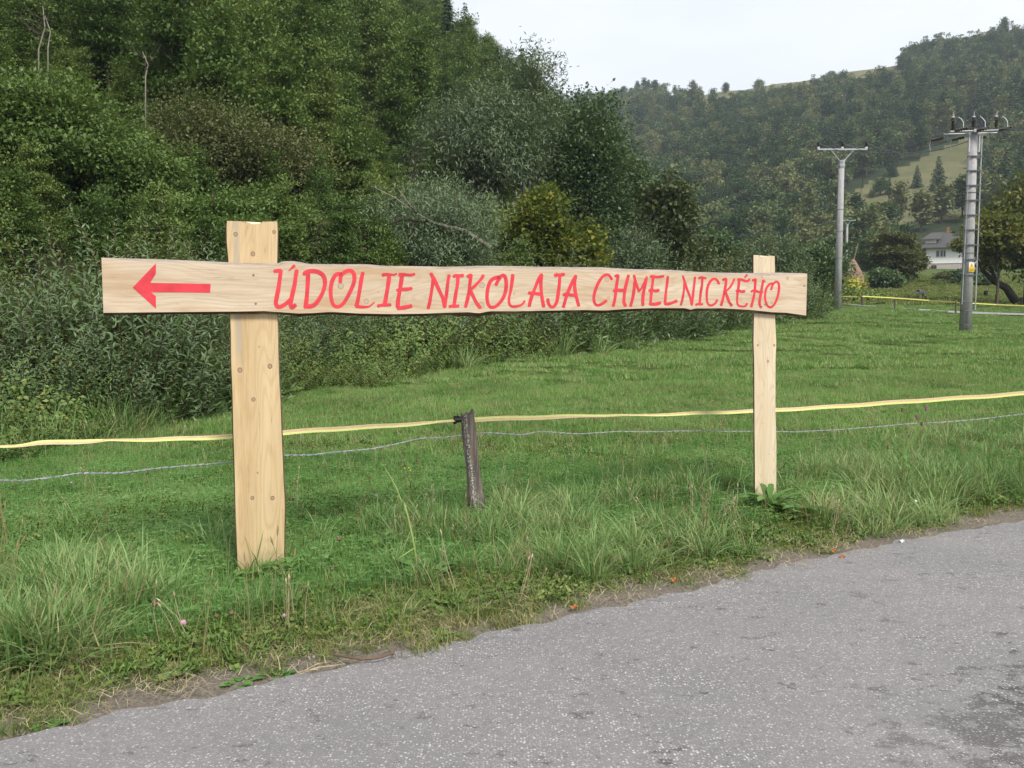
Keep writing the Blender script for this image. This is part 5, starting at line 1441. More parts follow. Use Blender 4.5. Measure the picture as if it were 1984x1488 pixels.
# bare pale branch and dark limb of the leaning willow
lw = [q for q in bpy.data.objects if q.get("label", "").startswith("broad leaning grey")][0]; lb = Vector(lw.location)
mb = MB(); mb.tube([q - lb for q in (P(950, 480, 26), P(900, 447, 26), P(840, 432, 25.8), P(805, 412, 25.6), P(765, 383, 25.3), P(720, 360, 25))], [.08, .06, .045, .025, .015, .008], 7)
mb.tube([q - lb for q in (P(808, 413, 25.6), P(790, 392, 25.4), P(772, 367, 25.2))], [.03, .018, .008], 5)
mb.build("limb", M_palebark, lw, True)
mb = MB(); mb.tube([q - lb for q in (P(830, 430, 25.8), P(780, 425, 25.4), P(740, 440, 25.2))], [.05, .03, .012], 6)
mb.tube([q - lb for q in (P(815, 428, 25.7), P(800, 445, 25.5), P(795, 470, 25.4))], [.04, .025, .012], 6)
mb.build("limb", M_dbark, lw, True)
# bare pale trunks in the upper left wood
for px, Y, y0, y1, lab in ((75, 25, 95, 12, "thin pale bare trunk in the dark upper left corner"), (93, 26, 92, 30, "second pale bare trunk right of the thin one, upper left corner"), (282, 26.5, 150, 100, "dead bare twiggy treetop poking out above the hazels")):
    a = P(px, y0, Y); b = P(px + (8 if px < 90 else -6), y1, Y); m_ = a.lerp(b, .5) + Vector((.12, 0, 0)); base = gpt(px, Y)
    o = thing("bare_tree", lab, "bare tree", base)
    mb = MB(); mb.tube([Vector((0, 0, -.2)), a - base, m_ - base, b - base], [.025, .02, .016, .008], 6); mb.build("trunk", M_palebark, o, True)
    mb = MB()
    for k in range(7):
        s = a.lerp(b, .1 + .12 * k) - base; d = Vector((random.uniform(-1, 1), random.uniform(-.5, .2), random.uniform(.2, 1))).normalized()
        mb.tube([s, s + d * .4, s + d * .8 + Vector((0, 0, .15))], [.009, .006, .003], 4)
    mb.build("branch", M_bark, o)

# ------------------------------------------------------------------ willow scrub: bushes made of upright leafy shoots
def shoot_arrays(g, L, n_lf, lf, p0, d0, curve, wdt=.17, up=.8):
    """one leafy shoot: leaves along a curved stem"""
    t = (np.arange(n_lf) + g.random(n_lf) * .6) / n_lf * .97 + .03
    side = np.array(curve)
    pos = p0 + d0 * L * t[:, None] + side * (t[:, None] ** 2) * L
    tan = unit(d0 + side * 2 * t[:, None])
    a = np.arange(n_lf) * 2.4 + g.random(n_lf) * .5
    ref = unit(np.cross(tan, np.array([.3, .2, 1.]))); r2 = np.cross(tan, ref)
    rad = ref * np.cos(a)[:, None] + r2 * np.sin(a)[:, None]
    ax = unit(rad * 1.0 + tan * up + g.normal(size=(n_lf, 3)) * .15)
    nr = unit(tan * 1.0 - rad * .6 + g.normal(size=(n_lf, 3)) * .2)
    ln = lf * (.75 + .4 * g.random(n_lf)) * np.clip(1.25 - t * .75, .35, 1) 
    return pos, ax, nr, ln, (pos[0], pos[n_lf // 2], pos[-1])
def leafV(pos, ax, nr, ln, wdt, bend=.25):
    """lanceolate leaf of two folded halves (6 points, 4 quads/tris as 2 quads)"""
    side = unit(np.cross(ax, nr)); nr = np.cross(side, ax); L1 = ln[:, None]
    W1 = L1 * wdt
    p0 = pos; pm = pos + ax * L1 * .45 - nr * W1 * .22; pt = pos + ax * L1 - nr * L1 * bend
    a = pos + ax * L1 * .42 + side * W1 * .5; b = pos + ax * L1 * .42 - side * W1 * .5
    V = np.stack([p0, a, pt, pm, b], 1).reshape(-1, 3)
    n = len(pos); base = np.arange(n)[:, None] * 5
    F = np.concatenate([base + np.array([[0, 3, 2, 1]]), base + np.array([[0, 4, 2, 3]])])
    return V, F
def bush_data(seed, h, rad, n_sh, lf=.10, wdt=.2, n_per=46, body=2500):
    g = np.random.default_rng(seed); Ps, As, Ns, Ls, Ts, segs = [], [], [], [], [], []
    for k in range(n_sh):
        a = g.random() * 6.283; r = rad * g.random() ** .55 * .8
        b = np.array([math.cos(a) * r, math.sin(a) * r * .8, 0])
        topz = h * (1 - .45 * (r / rad) ** 1.6) * (.58 + .42 * g.random() ** .7)
        L = min(topz, 1.1 + .9 * g.random()); z0 = topz - L
        if k % 3 == 0: z0 *= g.random(); 
        b[2] = max(.1, z0)
        out = np.array([math.cos(a), math.sin(a), 0]) * (.12 + .35 * r / rad) + g.normal(size=3) * .09
        d0 = unit(np.array([out[0], out[1], 1.0]))
        curve = np.array([out[0], out[1], -.08]) * .35
        p, x, n_, l, s3 = shoot_arrays(g, L, int(n_per * L / 1.5), lf, b, d0, curve)
        Ps.append(p); As.append(x); Ns.append(n_); Ls.append(l); tk = .5 + g.normal() * .16
        Ts.append(np.clip(tk + g.normal(size=len(p)) * .13, 0, 1))
        segs.append(([b * np.array([.4, .4, 0]), b, s3[1], s3[2]], [.012, .008, .005, .002]))
    # body foliage
    m = body; d = sph(m, g); d[:, 2] = np.abs(d[:, 2]); r = g.random(m)[:, None] ** .4
    p = d * r * np.array([rad * .95, rad * .85, h * .62]); p += g.normal(size=p.shape) * .06
    x = unit(d + g.normal(size=p.shape) * .6 + np.array([0, 0, .35])); n_ = unit(np.array([0, 0, 1.]) + g.normal(size=p.shape) * .7)
    Ps.append(p); As.append(x); Ns.append(n_); Ls.append(lf * (.7 + .5 * g.random(m))); Ts.append(np.clip(.38 + g.normal(size=m) * .15, 0, 1))
    V, F = leafV(np.concatenate(Ps), np.concatenate(As), np.concatenate(Ns), np.concatenate(Ls), wdt)
    T = np.repeat(np.concatenate(Ts), 5)
    return (V, F, T), tubes_np(segs, 4)
M_stem = simple_mat("reddish_stem", (0.10, 0.06, 0.035), 0.7, 0.2, var=.3)
BM = [make_meshes(f"scrub{k}", bush_data(600 + k, 3.0, 1.35, 88, .155, .26, 40, 2600), ML['shoot'], M_stem) for k in range(3)]
BM2 = [make_meshes(f"scrubfine{k}", bush_data(620 + k, 3.0, 1.5, 80, .17, .25, 34, 2200), ML['shoot'], M_stem) for k in range(2)]
GS = "willow scrub along the meadow's left side"
SCR = [  # px, Y, top py, width scale, set, label
 (-60, 11.6, 455, 1.0, 0, "willow scrub clump cut by the left picture edge"),
 (45, 11.9, 462, 1.0, 1, "willow scrub clump at the left edge with low shoots"),
 (150, 12.3, 352, 1.0, 2, "tall willow scrub with two high shoot tips left of the board's end"),
 (250, 12.6, 350, 1.0, 0, "tallest willow scrub clump right above the red arrow"),
 (345, 13.6, 400, 1.0, 1, "willow scrub clump between arrow and left post"),
 (425, 14.6, 402, .9, 2, "willow scrub clump whose shoots end beside the left post's top"),
 (330, 12.4, 560, .9, 0, "low willow scrub filling the space under the red arrow"),
 (60, 11.0, 600, .9, 2, "low willow scrub in front at the left edge"),
 (170, 11.5, 560, .9, 1, "low willow scrub below the board's left end"),
 (560, 19, 480, .9, 1, "willow shoots peeping over the board above its first letter"),
 (650, 20, 470, .9, 0, "willow shoots peeping over the board above the first word's end"),
 (745, 21.5, 500, .9, 2, "low willow scrub behind the first word's last letter"),
 (600, 18.6, 560, .9, 2, "low scrub right of the left post under the board"),
]
SCR2 = [
 (830, 22, 505, 1.0, 0, "willow scrub behind the second word's start"),
 (930, 24, 490, 1.0, 1, "willow scrub behind the middle of the second word"),
 (1000, 25.5, 462, 1.0, 0, "light willow shoots over the end of the second word"),
 (1075, 26.5, 448, 1.0, 1, "light tall willow shoots right of the second word"),
 (1150, 28, 462, 1.0, 0, "light willow shoots over the third word's first letter"),
 (1230, 30, 475, 1.0, 1, "willow scrub behind the third word"),
 (1310, 32, 462, 1.0, 0, "willow scrub over the middle of the third word"),
 (1385, 35, 480, 1.0, 1, "willow scrub left of the right post"),
 (1450, 38, 470, 1.0, 0, "willow scrub touching the right post's top"),
 (1535, 41, 485, 1.0, 1, "willow scrub above the board's right end"),
]
random.seed(21)
for lst, bm in ((SCR, BM), (SCR2, BM2)):
    for (px, Y, pt_, ws, st, lab) in lst:
        b = gpt(px, Y); h = P(px, pt_, Y).z - b.z
        a, w_ = bm[st]
        sz = h / 2.95
        wsx = ws * max(.8, min(1.35, sz)) * (1.15 if bm is BM2 else 1.0)
        crown_thing("willow_scrub", lab, "shrub", b - Vector((0, 0, .05)), random.random() * 6.3, a, w_, GS, (wsx, wsx, sz))
#@@PART5
# ------------------------------------------------------------------ undergrowth along the scrub (brambles, nettles, tall dry grass)
EDGEV = [(-300, 905, 8.6), (-60, 880, 9.3), (0, 862, 9.9), (120, 838, 10.6), (200, 815, 11.4), (300, 790, 12.6), (380, 778, 13.6), (460, 762, 15.0), (560, 752, 16.0), (700, 735, 17.6), (850, 706, 20.5), (950, 697, 22.5), (1060, 690, 24), (1180, 680, 26), (1230, 662, 29.5), (1350, 642, 34), (1450, 632, 38), (1560, 618, 44), (1590, 612, 47)]
ev = []
for px, py, Y in EDGEV:
    q = gpt(px, Y); ev.append((q.x, q.y))
ev = np.array(ev)
def edge_dist(x, y):
    """signed: >0 inside the scrub (left/behind)"""
    best = np.full(len(x), 1e9); sg = np.zeros(len(x))
    for a, b in zip(ev[:-1], ev[1:]):
        d = b - a; L2 = (d ** 2).sum(); t = np.clip(((x - a[0]) * d[0] + (y - a[1]) * d[1]) / L2, 0, 1)
        qx, qy = x - a[0] - t * d[0], y - a[1] - t * d[1]; dd = np.hypot(qx, qy)
        s = np.sign(-(d[1]) * (x - a[0]) + d[0] * (y - a[1]))
        m = dd < best; best = np.where(m, dd, best); sg = np.where(m, s, sg)
    return best * sg
def sprig(seed, h, n_lf, lf, wdt, spread=.22, col=None):
    g = np.random.default_rng(seed)
    Ps, As, Ns, Ls, segs = [], [], [], [], []
    for s in range(5):
        a = g.random() * 6.28; d0 = unit(np.array([math.cos(a) * .5, math.sin(a) * .5, 1.]))
        L = h * (.6 + .5 * g.random()); b = np.array([math.cos(a), math.sin(a), 0]) * spread * g.random()
        p, x, n_, l, s3 = shoot_arrays(g, L, n_lf, lf, b, d0, np.array([d0[0], d0[1], -.25]) * .5, up=.15)
        Ps.append(p); As.append(x); Ns.append(n_); Ls.append(l * (1 + .0 * l)); segs.append(([s3[0], s3[1], s3[2]], [.005, .004, .002]))
    p = np.concatenate(Ps); n = len(p)
    V, F = leafV(p, np.concatenate(As), np.concatenate(Ns), np.concatenate(Ls), wdt, .3)
    T = np.repeat(np.clip(.5 + g.normal(size=n) * .22, 0, 1), 5)
    W = tubes_np(segs, 3)
    return (V, F, T), W
ug = [lib_mesh(f"sprig{k}", sprig(700 + k, (.75, .6, .9, .5, 1.0)[k], 24, (.12, .13, .10, .12, .11)[k], (.62, .7, .4, .75, .3)[k]), ML['bramble'], M_stem) for k in range(5)]
libu = lib_collection("undergrowth_source", ug)
g = np.random.default_rng(31)
n = 60000
Y = 8 + 42 * g.random(n) ** 1.3; X = (-.72 + 1.15 * g.random(n)) * Y
ed = edge_dist(X, Y) + (vnoise(X, Y, 1.6, 5) - .5) * 1.2
ok = (ed > -.15) & (ed < 3.8) 
X, Y, ed = X[ok], Y[ok], ed[ok]
dens = np.clip(14 / Y, .25, 1)
ok = g.random(len(X)) < dens * .75 * np.where(ed > 1.6, .55, 1)
X, Y, ed = X[ok], Y[ok], ed[ok]; n = len(X)
sc_ = (.55 + .45 * np.clip(ed / 1.3, 0, 1.1)) * (.8 + .4 * g.random(n)) * np.where(Y > 20, 1.25, 1) * np.where((Y < 34) & (ed > .3), .9 + .8 * vnoise(X, Y, 1.3, 33), 1)
kindn = vnoise(X, Y, 2.2, 6)
pk = np.clip((kindn * 5 + g.normal(size=n) * .8).astype(int), 0, 4)
u_ = scatter("undergrowth", np.column_stack([X, Y, terrain(X, Y) - .03]), np.column_stack([g.normal(size=n) * .15, g.normal(size=n) * .15, g.random(n) * 6.3]), sc_, pk, libu)
tag(u_, "tangle of brambles and nettles at the foot of the willow scrub", "undergrowth", kind="stuff"); print("undergrowth", n)

# low hazel growth up the slope behind the scrub
n = 4000; Y = 11 + 34 * g.random(n); X = (-.75 + .9 * g.random(n)) * Y; ed = edge_dist(X, Y)
ok = (ed > 3.2) & (X / Y < .05); c_ = thin(np.column_stack([X, Y])[ok], lambda x, y: 1.25); n = len(c_)
us_ = scatter("understorey", np.column_stack([c_, terrain(c_[:, 0], c_[:, 1]) - .3]), np.column_stack([g.normal(size=n) * .1, g.normal(size=n) * .1, g.random(n) * 6.3]), .20 + .16 * g.random(n), g.integers(0, 5, n), libc1)
tag(us_, "dark leafy understorey covering the slope behind the willow scrub", "undergrowth", kind="stuff"); print("understorey", n)

# ------------------------------------------------------------------ grass
def blades(g, pos, h, w_, lean_dir, lean, seg=2, curl=.5):
    """curved tapering blades. pos Nx3; returns V,F(list)"""
    n = len(pos); t = np.linspace(0, 1, seg + 1)
    d = np.stack([np.cos(lean_dir), np.sin(lean_dir), np.zeros(n)], 1)
    up = np.array([0, 0, 1.])
    a = lean_dir + np.pi / 2 + g.normal(size=n) * .7
    sd = np.stack([np.cos(a), np.sin(a), np.zeros(n)], 1)
    V = []
    for k, tk in enumerate(t[:-1]):
        ang = lean * (tk ** (1 + curl))
        c = pos + d * (h * np.sin(lean) * tk ** (1.0 + curl))[:, None] + up * (h * (tk - (1 - np.cos(lean)) * tk ** (1 + curl)))[:, None]
        ww = (w_ * (1 - tk * .55) / 2)[:, None]
        V += [c - sd * ww, c + sd * ww]
    tip = pos + d * (h * np.sin(lean))[:, None] + up * (h * np.cos(lean))[:, None]
    V.append(tip)
    V = np.stack(V, 1); m = V.shape[1]; b = np.arange(n)[:, None] * m
    Q = [b + np.array([[2 * k, 2 * k + 1, 2 * k + 3, 2 * k + 2]]) for k in range(seg - 1)]
    Tt = b + np.array([[m - 3, m - 2, m - 1]])
    return V.reshape(-1, 3), ([np.concatenate(Q)] if Q else []) + [Tt], m
def grass_mat(name, a, b, c, dry, trans=.42, rnd=.15, ps=.5, dr=(.50, .62)):
    m, t, out = new_mat(name); n = N(t)
    at = n.new("ShaderNodeAttribute"); at.attribute_name = "tint"; f = at.outputs['Fac']
    pos = n.new("ShaderNodeNewGeometry").outputs['Position']
    q = n.noise(pos, ps, 4, .6); q2 = n.noise(pos, 2.3, 3, .6)
    f2 = n.math('ADD', n.math('MULTIPLY', f, 0.8), n.math('MULTIPLY', n.math('SUBTRACT', q, .4), 1.7))
    col = n.ramp(f2, [(0.05, a), (0.5, b), (0.9, c)])
    dm = n.math('MULTIPLY', n.ramp(n.math('ADD', n.math('MULTIPLY', f, .35), n.math('MULTIPLY', q2, .75)), [(dr[0], 0.0), (dr[1], 0.75)]), 1.0)
    col = n.mix(dm, col, dry)
    # dry blades: tint above 0.97
    col = n.mix(n.ramp(f, [(0.965, 0.0), (0.97, 1.0)]), col, (0.36, 0.30, 0.15))
    p = n.bsdf(col, 0.5, 0.3)
    tr = n.new("ShaderNodeBsdfTranslucent"); n.link(n.mix(.5, col, (.16, .26, .03)), tr.inputs[0])
    ms = n.new("ShaderNodeMixShader"); ms.inputs[0].default_value = trans
    n.link(p, ms.inputs[1]); n.link(tr.outputs[0], ms.inputs[2]); n.link(ms.outputs[0], out.inputs[0])
    return m
M_grass = grass_mat("meadow_grass", (0.085, 0.197, 0.042), (0.168, 0.330, 0.078), (0.309, 0.464, 0.145), (0.365, 0.380, 0.172))
M_verge = grass_mat("verge_grass", (0.098, 0.163, 0.034), (0.189, 0.244, 0.059), (0.308, 0.338, 0.105), (0.378, 0.300, 0.158), dr=(.52, .72))
M_lush = grass_mat("lush_grass", (0.077, 0.189, 0.048), (0.162, 0.330, 0.086), (0.309, 0.477, 0.172), (0.379, 0.408, 0.172), dr=(.62, .8))
M_tuft = grass_mat("tall_tuft_grass", (0.082, 0.176, 0.044), (0.170, 0.290, 0.090), (0.313, 0.419, 0.172), (0.463, 0.446, 0.218), dr=(.55, .75), trans=.3)
M_gstem0 = simple_mat('weed_stem', (0.10, 0.17, 0.04), .7, .2)
M_dry = simple_mat("dry_straw", (0.40, 0.33, 0.21), 0.8, 0.2, var=.35, scale=30)
def tints(g, n, dryp): 
    t = np.clip(.45 + g.normal(size=n) * .2, 0, .95); return np.where(g.random(n) < dryp, 1.0, t)
def patch(seed, size, nb, hmin, hmax, wd, lean, clump, dryp, mat, seg=2, clover=0, flat=0.0):
    g = np.random.default_rng(seed)
    nc = max(1, int(nb / clump)); cc = g.random((nc, 2)) * size - size / 2; cd = g.random(nc) * 6.28; chh = .6 + .8 * g.random(nc)
    idx = g.integers(0, nc, nb)
    xy = cc[idx] + g.normal(size=(nb, 2)) * .028 * (1 + size * .3)
    pos = np.column_stack([xy, np.zeros(nb)])
    h = (hmin + (hmax - hmin) * g.random(nb) ** 1.5) * chh[idx]
    ld = cd[idx] + g.normal(size=nb) * .9
    le = np.abs(lean + g.normal(size=nb) * .35) + flat
    le = np.clip(le, 0, 1.5)
    V, F, m = blades(g, pos, h, wd * (.7 + .6 * g.random(nb)), ld, le, seg)
    T = np.repeat(tints(g, nb, dryp), m)
    if clover:
        n = clover; p = np.column_stack([g.random((n, 2)) * size - size / 2, hmax * (.25 + .5 * g.random(n))])
        a = g.random(n) * 6.28; r = .012 + .010 * g.random(n)
        Vs = []; 
        for q in range(3):
            aa = a + q * 2.094
            ax = np.stack([np.cos(aa), np.sin(aa), .25 * np.ones(n)], 1)
            sd = np.stack([-np.sin(aa), np.cos(aa), np.zeros(n)], 1)
            Vs.append(np.stack([p, p + ax * r[:, None] * .7 + sd * r[:, None] * .55, p + ax * r[:, None] * 1.15, p + ax * r[:, None] * .7 - sd * r[:, None] * .55], 1))
        CV = np.stack(Vs, 1).reshape(-1, 3); CF = np.arange(len(CV)).reshape(-1, 4) + len(V)
        V = np.concatenate([V, CV]); F = F + [CF]; T = np.concatenate([T, np.repeat(np.clip(.3 + g.normal(size=n) * .12, 0, .9), 12)])
    return np_mesh(f"patch{seed}", V, F, mat, tint=T)
g = np.random.default_rng(41)
# meadow carpets, coarser with distance
def carpet(name, label, mats_patches, cell, region, jitter=.35, zoff=-.01, smin=.85, smax=1.2, cat="grass", heightvar=True):
    lib = lib_collection(name + "_source", mats_patches)
    y0, y1 = region['y']; umax = region.get('u', .74)
    ys = np.arange(y0, y1, cell); pts = []
    for y in ys:
        xs_ = np.arange(-umax * y - .6, umax * y + .6, cell); pts.append(np.column_stack([xs_, np.full(len(xs_), y)]))
    p = np.concatenate(pts); p += (g.random(p.shape) - .5) * cell * jitter * 2
    ok = region['fn'](p[:, 0], p[:, 1]); p = p[ok]; n = len(p)
    rz_ = g.random(n) * 6.28
    # follow the slope
    e = .15
    zx = (terrain(p[:, 0] + e, p[:, 1]) - terrain(p[:, 0] - e, p[:, 1])) / (2 * e); zy = (terrain(p[:, 0], p[:, 1] + e) - terrain(p[:, 0], p[:, 1] - e)) / (2 * e)
    hv = .55 + .9 * vnoise(p[:, 0], p[:, 1], 1.1, 8) if heightvar else np.ones(n)
    s = smin + (smax - smin) * g.random(n)
    # tilt about x then y before the random spin is folded into Euler XYZ order: small angles
    rx_ = np.arctan(zy); ry_ = -np.arctan(zx)
    rxx = rx_ * np.cos(rz_) + (-ry_) * -np.sin(rz_) * 1.0; ryy = ry_ * np.cos(rz_) + rx_ * -np.sin(rz_) * -1.0
    o = scatter(name, np.column_stack([p, terrain(p[:, 0], p[:, 1]) + zoff]), np.column_stack([rx_, ry_, rz_]) if False else np.column_stack([rx_ * 1.0, ry_ * 1.0, rz_]), np.column_stack([s, s, s * hv]), g.integers(0, len(mats_patches), n), lib)
    print(name, n)
    return tag(o, label, cat, kind="stuff")
def sx_(x, y): return road_d(x, y) + (vnoise(x, y, .5, 4) - .5) * .35
def in_meadow(x, y): return edge_dist(x, y) < .6
A1 = [patch(800 + k, .34, 900, .05, .13, .0042, .55, 12, .035, M_lush, 2, clover=40) for k in range(4)]
carpet("near_meadow_grass", "lush green grass between the road verge and the barbed wire", A1, .27, dict(y=(1.6, 9.5), fn=lambda x, y: (sx_(x, y) > .75) & in_meadow(x, y)))
A2 = [patch(810 + k, .34, 800, .03, .085, .0045, .8, 14, .07, M_verge, 2, clover=14, flat=.1) for k in range(4)]
carpet("verge_grass", "short trampled olive grass along the road's edge", A2, .25, dict(y=(1.0, 11.5), fn=lambda x, y: (sx_(x, y) > .04) & (sx_(x, y) < .95)))
A3 = [patch(820 + k, .9, 2100, .04, .11, .0085, .55, 14, .03, M_grass, 2, clover=60) for k in range(4)]
carpet("middle_meadow_grass", "mown green meadow grass behind the fence", A3, .62, dict(y=(8.8, 20), fn=lambda x, y: in_meadow(x, y) & (sx_(x, y) > .3)))
A4 = [patch(830 + k, 2.0, 2600, .05, .13, .018, .5, 12, .02, M_grass, 2) for k in range(3)]
carpet("far_meadow_grass", "open green meadow around the power poles", A4, 1.35, dict(y=(19, 62), fn=lambda x, y: in_meadow(x, y) & (x / y > -.4) & (np.abs(y - np.interp(x, LANE[::-1, 0], LANE[::-1, 1])) > np.where(x > LANE[:, 0].min() + 2, 2.4, 0))))
# paddock beyond the lane
A5 = [patch(840 + k, 4.0, 2200, .08, .2, .05, .5, 10, .05, M_verge, 2) for k in range(2)]
carpet("paddock_grass", "yellowish paddock grass beyond the far tape fence", A5, 3.0, dict(y=(61, 125), u=.72, fn=lambda x, y: (x / y > .28)))
# mixed height herbs and tall grass fringe in front of the scrub
def tuft(seed, nb, h, wd, spread, lean, dryp, mat, seg=4):
    g_ = np.random.default_rng(seed)
    pos = np.column_stack([g_.normal(size=(nb, 2)) * spread, np.zeros(nb)])
    ld = np.arctan2(pos[:, 1], pos[:, 0]) + g_.normal(size=nb) * .6
    hh_ = h * (.45 + .6 * g_.random(nb)); le = np.clip(lean + g_.normal(size=nb) * .35, .05, 1.5)
    V, F, m = blades(g_, pos, hh_, wd * (.7 + .6 * g_.random(nb)), ld, le, seg, .9)
    return np_mesh(f"tuft{seed}", V, F, mat, tint=np.repeat(tints(g_, nb, dryp), m))
def seedheads(seed, nb, h, mat):
    g_ = np.random.default_rng(seed); V = []; F = []; b = 0; segs = []
    for k in range(nb):
        a = g_.random() * 6.28; L = h * (.7 + .4 * g_.random()); p0 = np.array([*(g_.normal(size=2) * .05), 0]); d = np.array([math.cos(a), math.sin(a), 0]) * .3 * g_.random()
        p1 = p0 + d * L * .35 + [0, 0, L * .6]; p2 = p0 + d * L + [0, 0, L * .95]
        segs.append(([p0, p1, p2], [.0016, .0012, .0008])); segs.append(([p2, p2 + (p2 - p1) * .14, p2 + (p2 - p1) * .3], [.0015, .004, .001]))
    V, F = tubes_np(segs, 4)
    return np_mesh(f"seed{seed}", V, F, mat, tint=np.full(len(V), 1.0))
TU = [tuft(900, 42, .30, .0085, .04, .85, .05, M_tuft), tuft(901, 34, .24, .0075, .04, 1.0, .10, M_tuft), tuft(902, 55, .36, .0075, .06, .75, .06, M_tuft), tuft(903, 36, .18, .0085, .05, 1.1, .08, M_lush), tuft(904, 22, .3, .0065, .05, .6, .5, M_tuft), seedheads(905, 5, .42, M_tuft)]
libt = lib_collection("tuft_source", TU)
n = 60000; Y = 1.4 + 11 * g.random(n) ** .8; X = (-.75 + 1.5 * g.random(n)) * Y
s_ = road_d(X, Y)
clumpn = vnoise(X, Y, .55, 12); cl2 = vnoise(X, Y, 1.9, 13)
w1 = np.clip((s_ - .55) / .35, 0, 1) * np.clip((2.6 - s_) / 1.0, .0, 1)
dens = w1 * np.clip((clumpn - .42) * 4, 0.03, 1) * (.5 + cl2)
ok = (g.random(n) < dens * .36 * np.clip(Y / 7, .3, 1)) & in_meadow(X, Y)
X, Y, s_ = X[ok], Y[ok], s_[ok]; n = len(X)
pk = g.choice(6, n, p=[.27, .24, .14, .20, .10, .05])
sc_ = (.55 + .5 * g.random(n)) * np.clip(.5 + (s_ - .5) * .7, .5, 1.05)
tf = scatter("tall_tufts", np.column_stack([X, Y, terrain(X, Y) - .01]), np.column_stack([g.normal(size=n) * .15, g.normal(size=n) * .15, g.random(n) * 6.28]), sc_, pk, libt)
tag(tf, "taller arching grass tufts between the sign and the road", "grass", kind="stuff"); print("tufts", n)
# big tufts where the photo shows them
spots = []
def spot_line(px, py, rad, num, smin, smax, kinds):
    c = None
    d_ = ray(px, py); k = -(CAMZ - .08) / d_.z; cx, cy = d_.x * k, d_.y * k
    for _ in range(num):
        a = g.random() * 6.28; r = rad * g.random() ** .6
        spots.append((cx + math.cos(a) * r, cy + math.sin(a) * r * .7, smin + (smax - smin) * g.random(), int(g.choice(kinds))))
spot_line(55, 1235, .33, 46, 1.0, 1.35, [0, 2, 2, 4]); spot_line(215, 1150, .22, 14, .9, 1.25, [0, 2, 4]); spot_line(120, 1130, .25, 16, .9, 1.2, [0, 2])
spot_line(1010, 1075, .34, 20, .6, .95, [0, 1, 2, 4, 4]); spot_line(1180, 1075, .45, 34, .7, 1.05, [0, 1, 2, 3]); spot_line(1330, 1050, .38, 22, .7, 1.0, [0, 1, 2, 3])
spot_line(1640, 1000, .40, 22, .8, 1.1, [0, 1, 4]); spot_line(1790, 955, .55, 44, .9, 1.3, [0, 2, 2, 4]); spot_line(1900, 940, .5, 34, .9, 1.25, [1, 2, 0]); spot_line(1700, 985, .5, 26, .8, 1.1, [0, 1, 2])
spot_line(520, 1135, .16, 12, .4, .7, [0, 1, 3]); spot_line(935, 1015, .12, 8, .4, .7, [3, 4, 0]); spot_line(1480, 975, .15, 10, .5, .8, [0, 3]); spot_line(730, 1160, .4, 22, .5, .8, [1, 3])
sp = np.array(spots); n = len(sp)
bt = scatter("big_tufts", np.column_stack([sp[:, 0], sp[:, 1], terrain(sp[:, 0], sp[:, 1]) - .01]), np.column_stack([g.normal(size=n) * .2, g.normal(size=n) * .2, g.random(n) * 6.28]), sp[:, 2], sp[:, 3], libt)
tag(bt, "big overhanging grass tufts left of the signpost, mid verge and at the right", "grass", kind="stuff")
# tall dry grass in front of the scrub, meadow tussocks
n = 26000; Y = 8.5 + 36 * g.random(n) ** 1.2; X = (-.72 + 1.1 * g.random(n)) * Y
ed = edge_dist(X, Y)
dens = np.clip(1 - np.abs(ed + .25) / .7, 0, 1) * np.clip((vnoise(X, Y, 1.4, 15) - .3) * 2.5, 0, 1)
tus = (ed < -.8) & (vnoise(X, Y, 1.7, 16) > .74)
ok = (g.random(n) < dens * .7) | (tus & (g.random(n) < .10))
X, Y, ed = X[ok], Y[ok], ed[ok]; n = len(X)
sc_ = np.where(ed > -.8, 1.1 + 1.1 * g.random(n), .35 + .25 * g.random(n)) * np.clip(Y / 16, .9, 1.4)
ft2 = scatter("fringe_grass", np.column_stack([X, Y, terrain(X, Y) - .02]), np.column_stack([g.normal(size=n) * .15, g.normal(size=n) * .15, g.random(n) * 6.28]), sc_, g.choice(5, n, p=[.25, .2, .3, .1, .15]), libt)
tag(ft2, "uncut grass fringe in front of the bramble edge", "grass", kind="stuff"); print("fringe", n)
# small broad leaved weeds and seed heads between the blades
WD = [lib_mesh(f"weed{k}", sprig(950 + k, (.10, .07, .14, .09)[k], (7, 6, 9, 6)[k], (.026, .022, .024, .034)[k], (.85, .95, .45, .6)[k], .05), ML['bramble'], M_gstem0) for k in range(4)] + [seedheads(960, 3, .34, M_tuft), seedheads(961, 4, .24, M_dry)]
n = 30000; Y = 1.4 + 9 * g.random(n) ** .8; X = (-.75 + 1.5 * g.random(n)) * Y; s_ = road_d(X, Y)
wn = vnoise(X, Y, .8, 22)
ok = (s_ > .12) & (g.random(n) < np.where(wn > .55, .24, .04)) & in_meadow(X, Y); X, Y = X[ok], Y[ok]; n = len(X)
wo_ = scatter("verge_weeds", np.column_stack([X, Y, terrain(X, Y)]), np.column_stack([g.normal(size=n) * .2, g.normal(size=n) * .2, g.random(n) * 6.28]), .7 + .7 * g.random(n), g.choice(6, n, p=[.3, .25, .2, .17, .05, .03]), lib_collection("weed_source", WD))
tag(wo_, "clover, plantain and other small weeds mixed into the verge grass", "weeds", kind="stuff"); print("weeds", n)
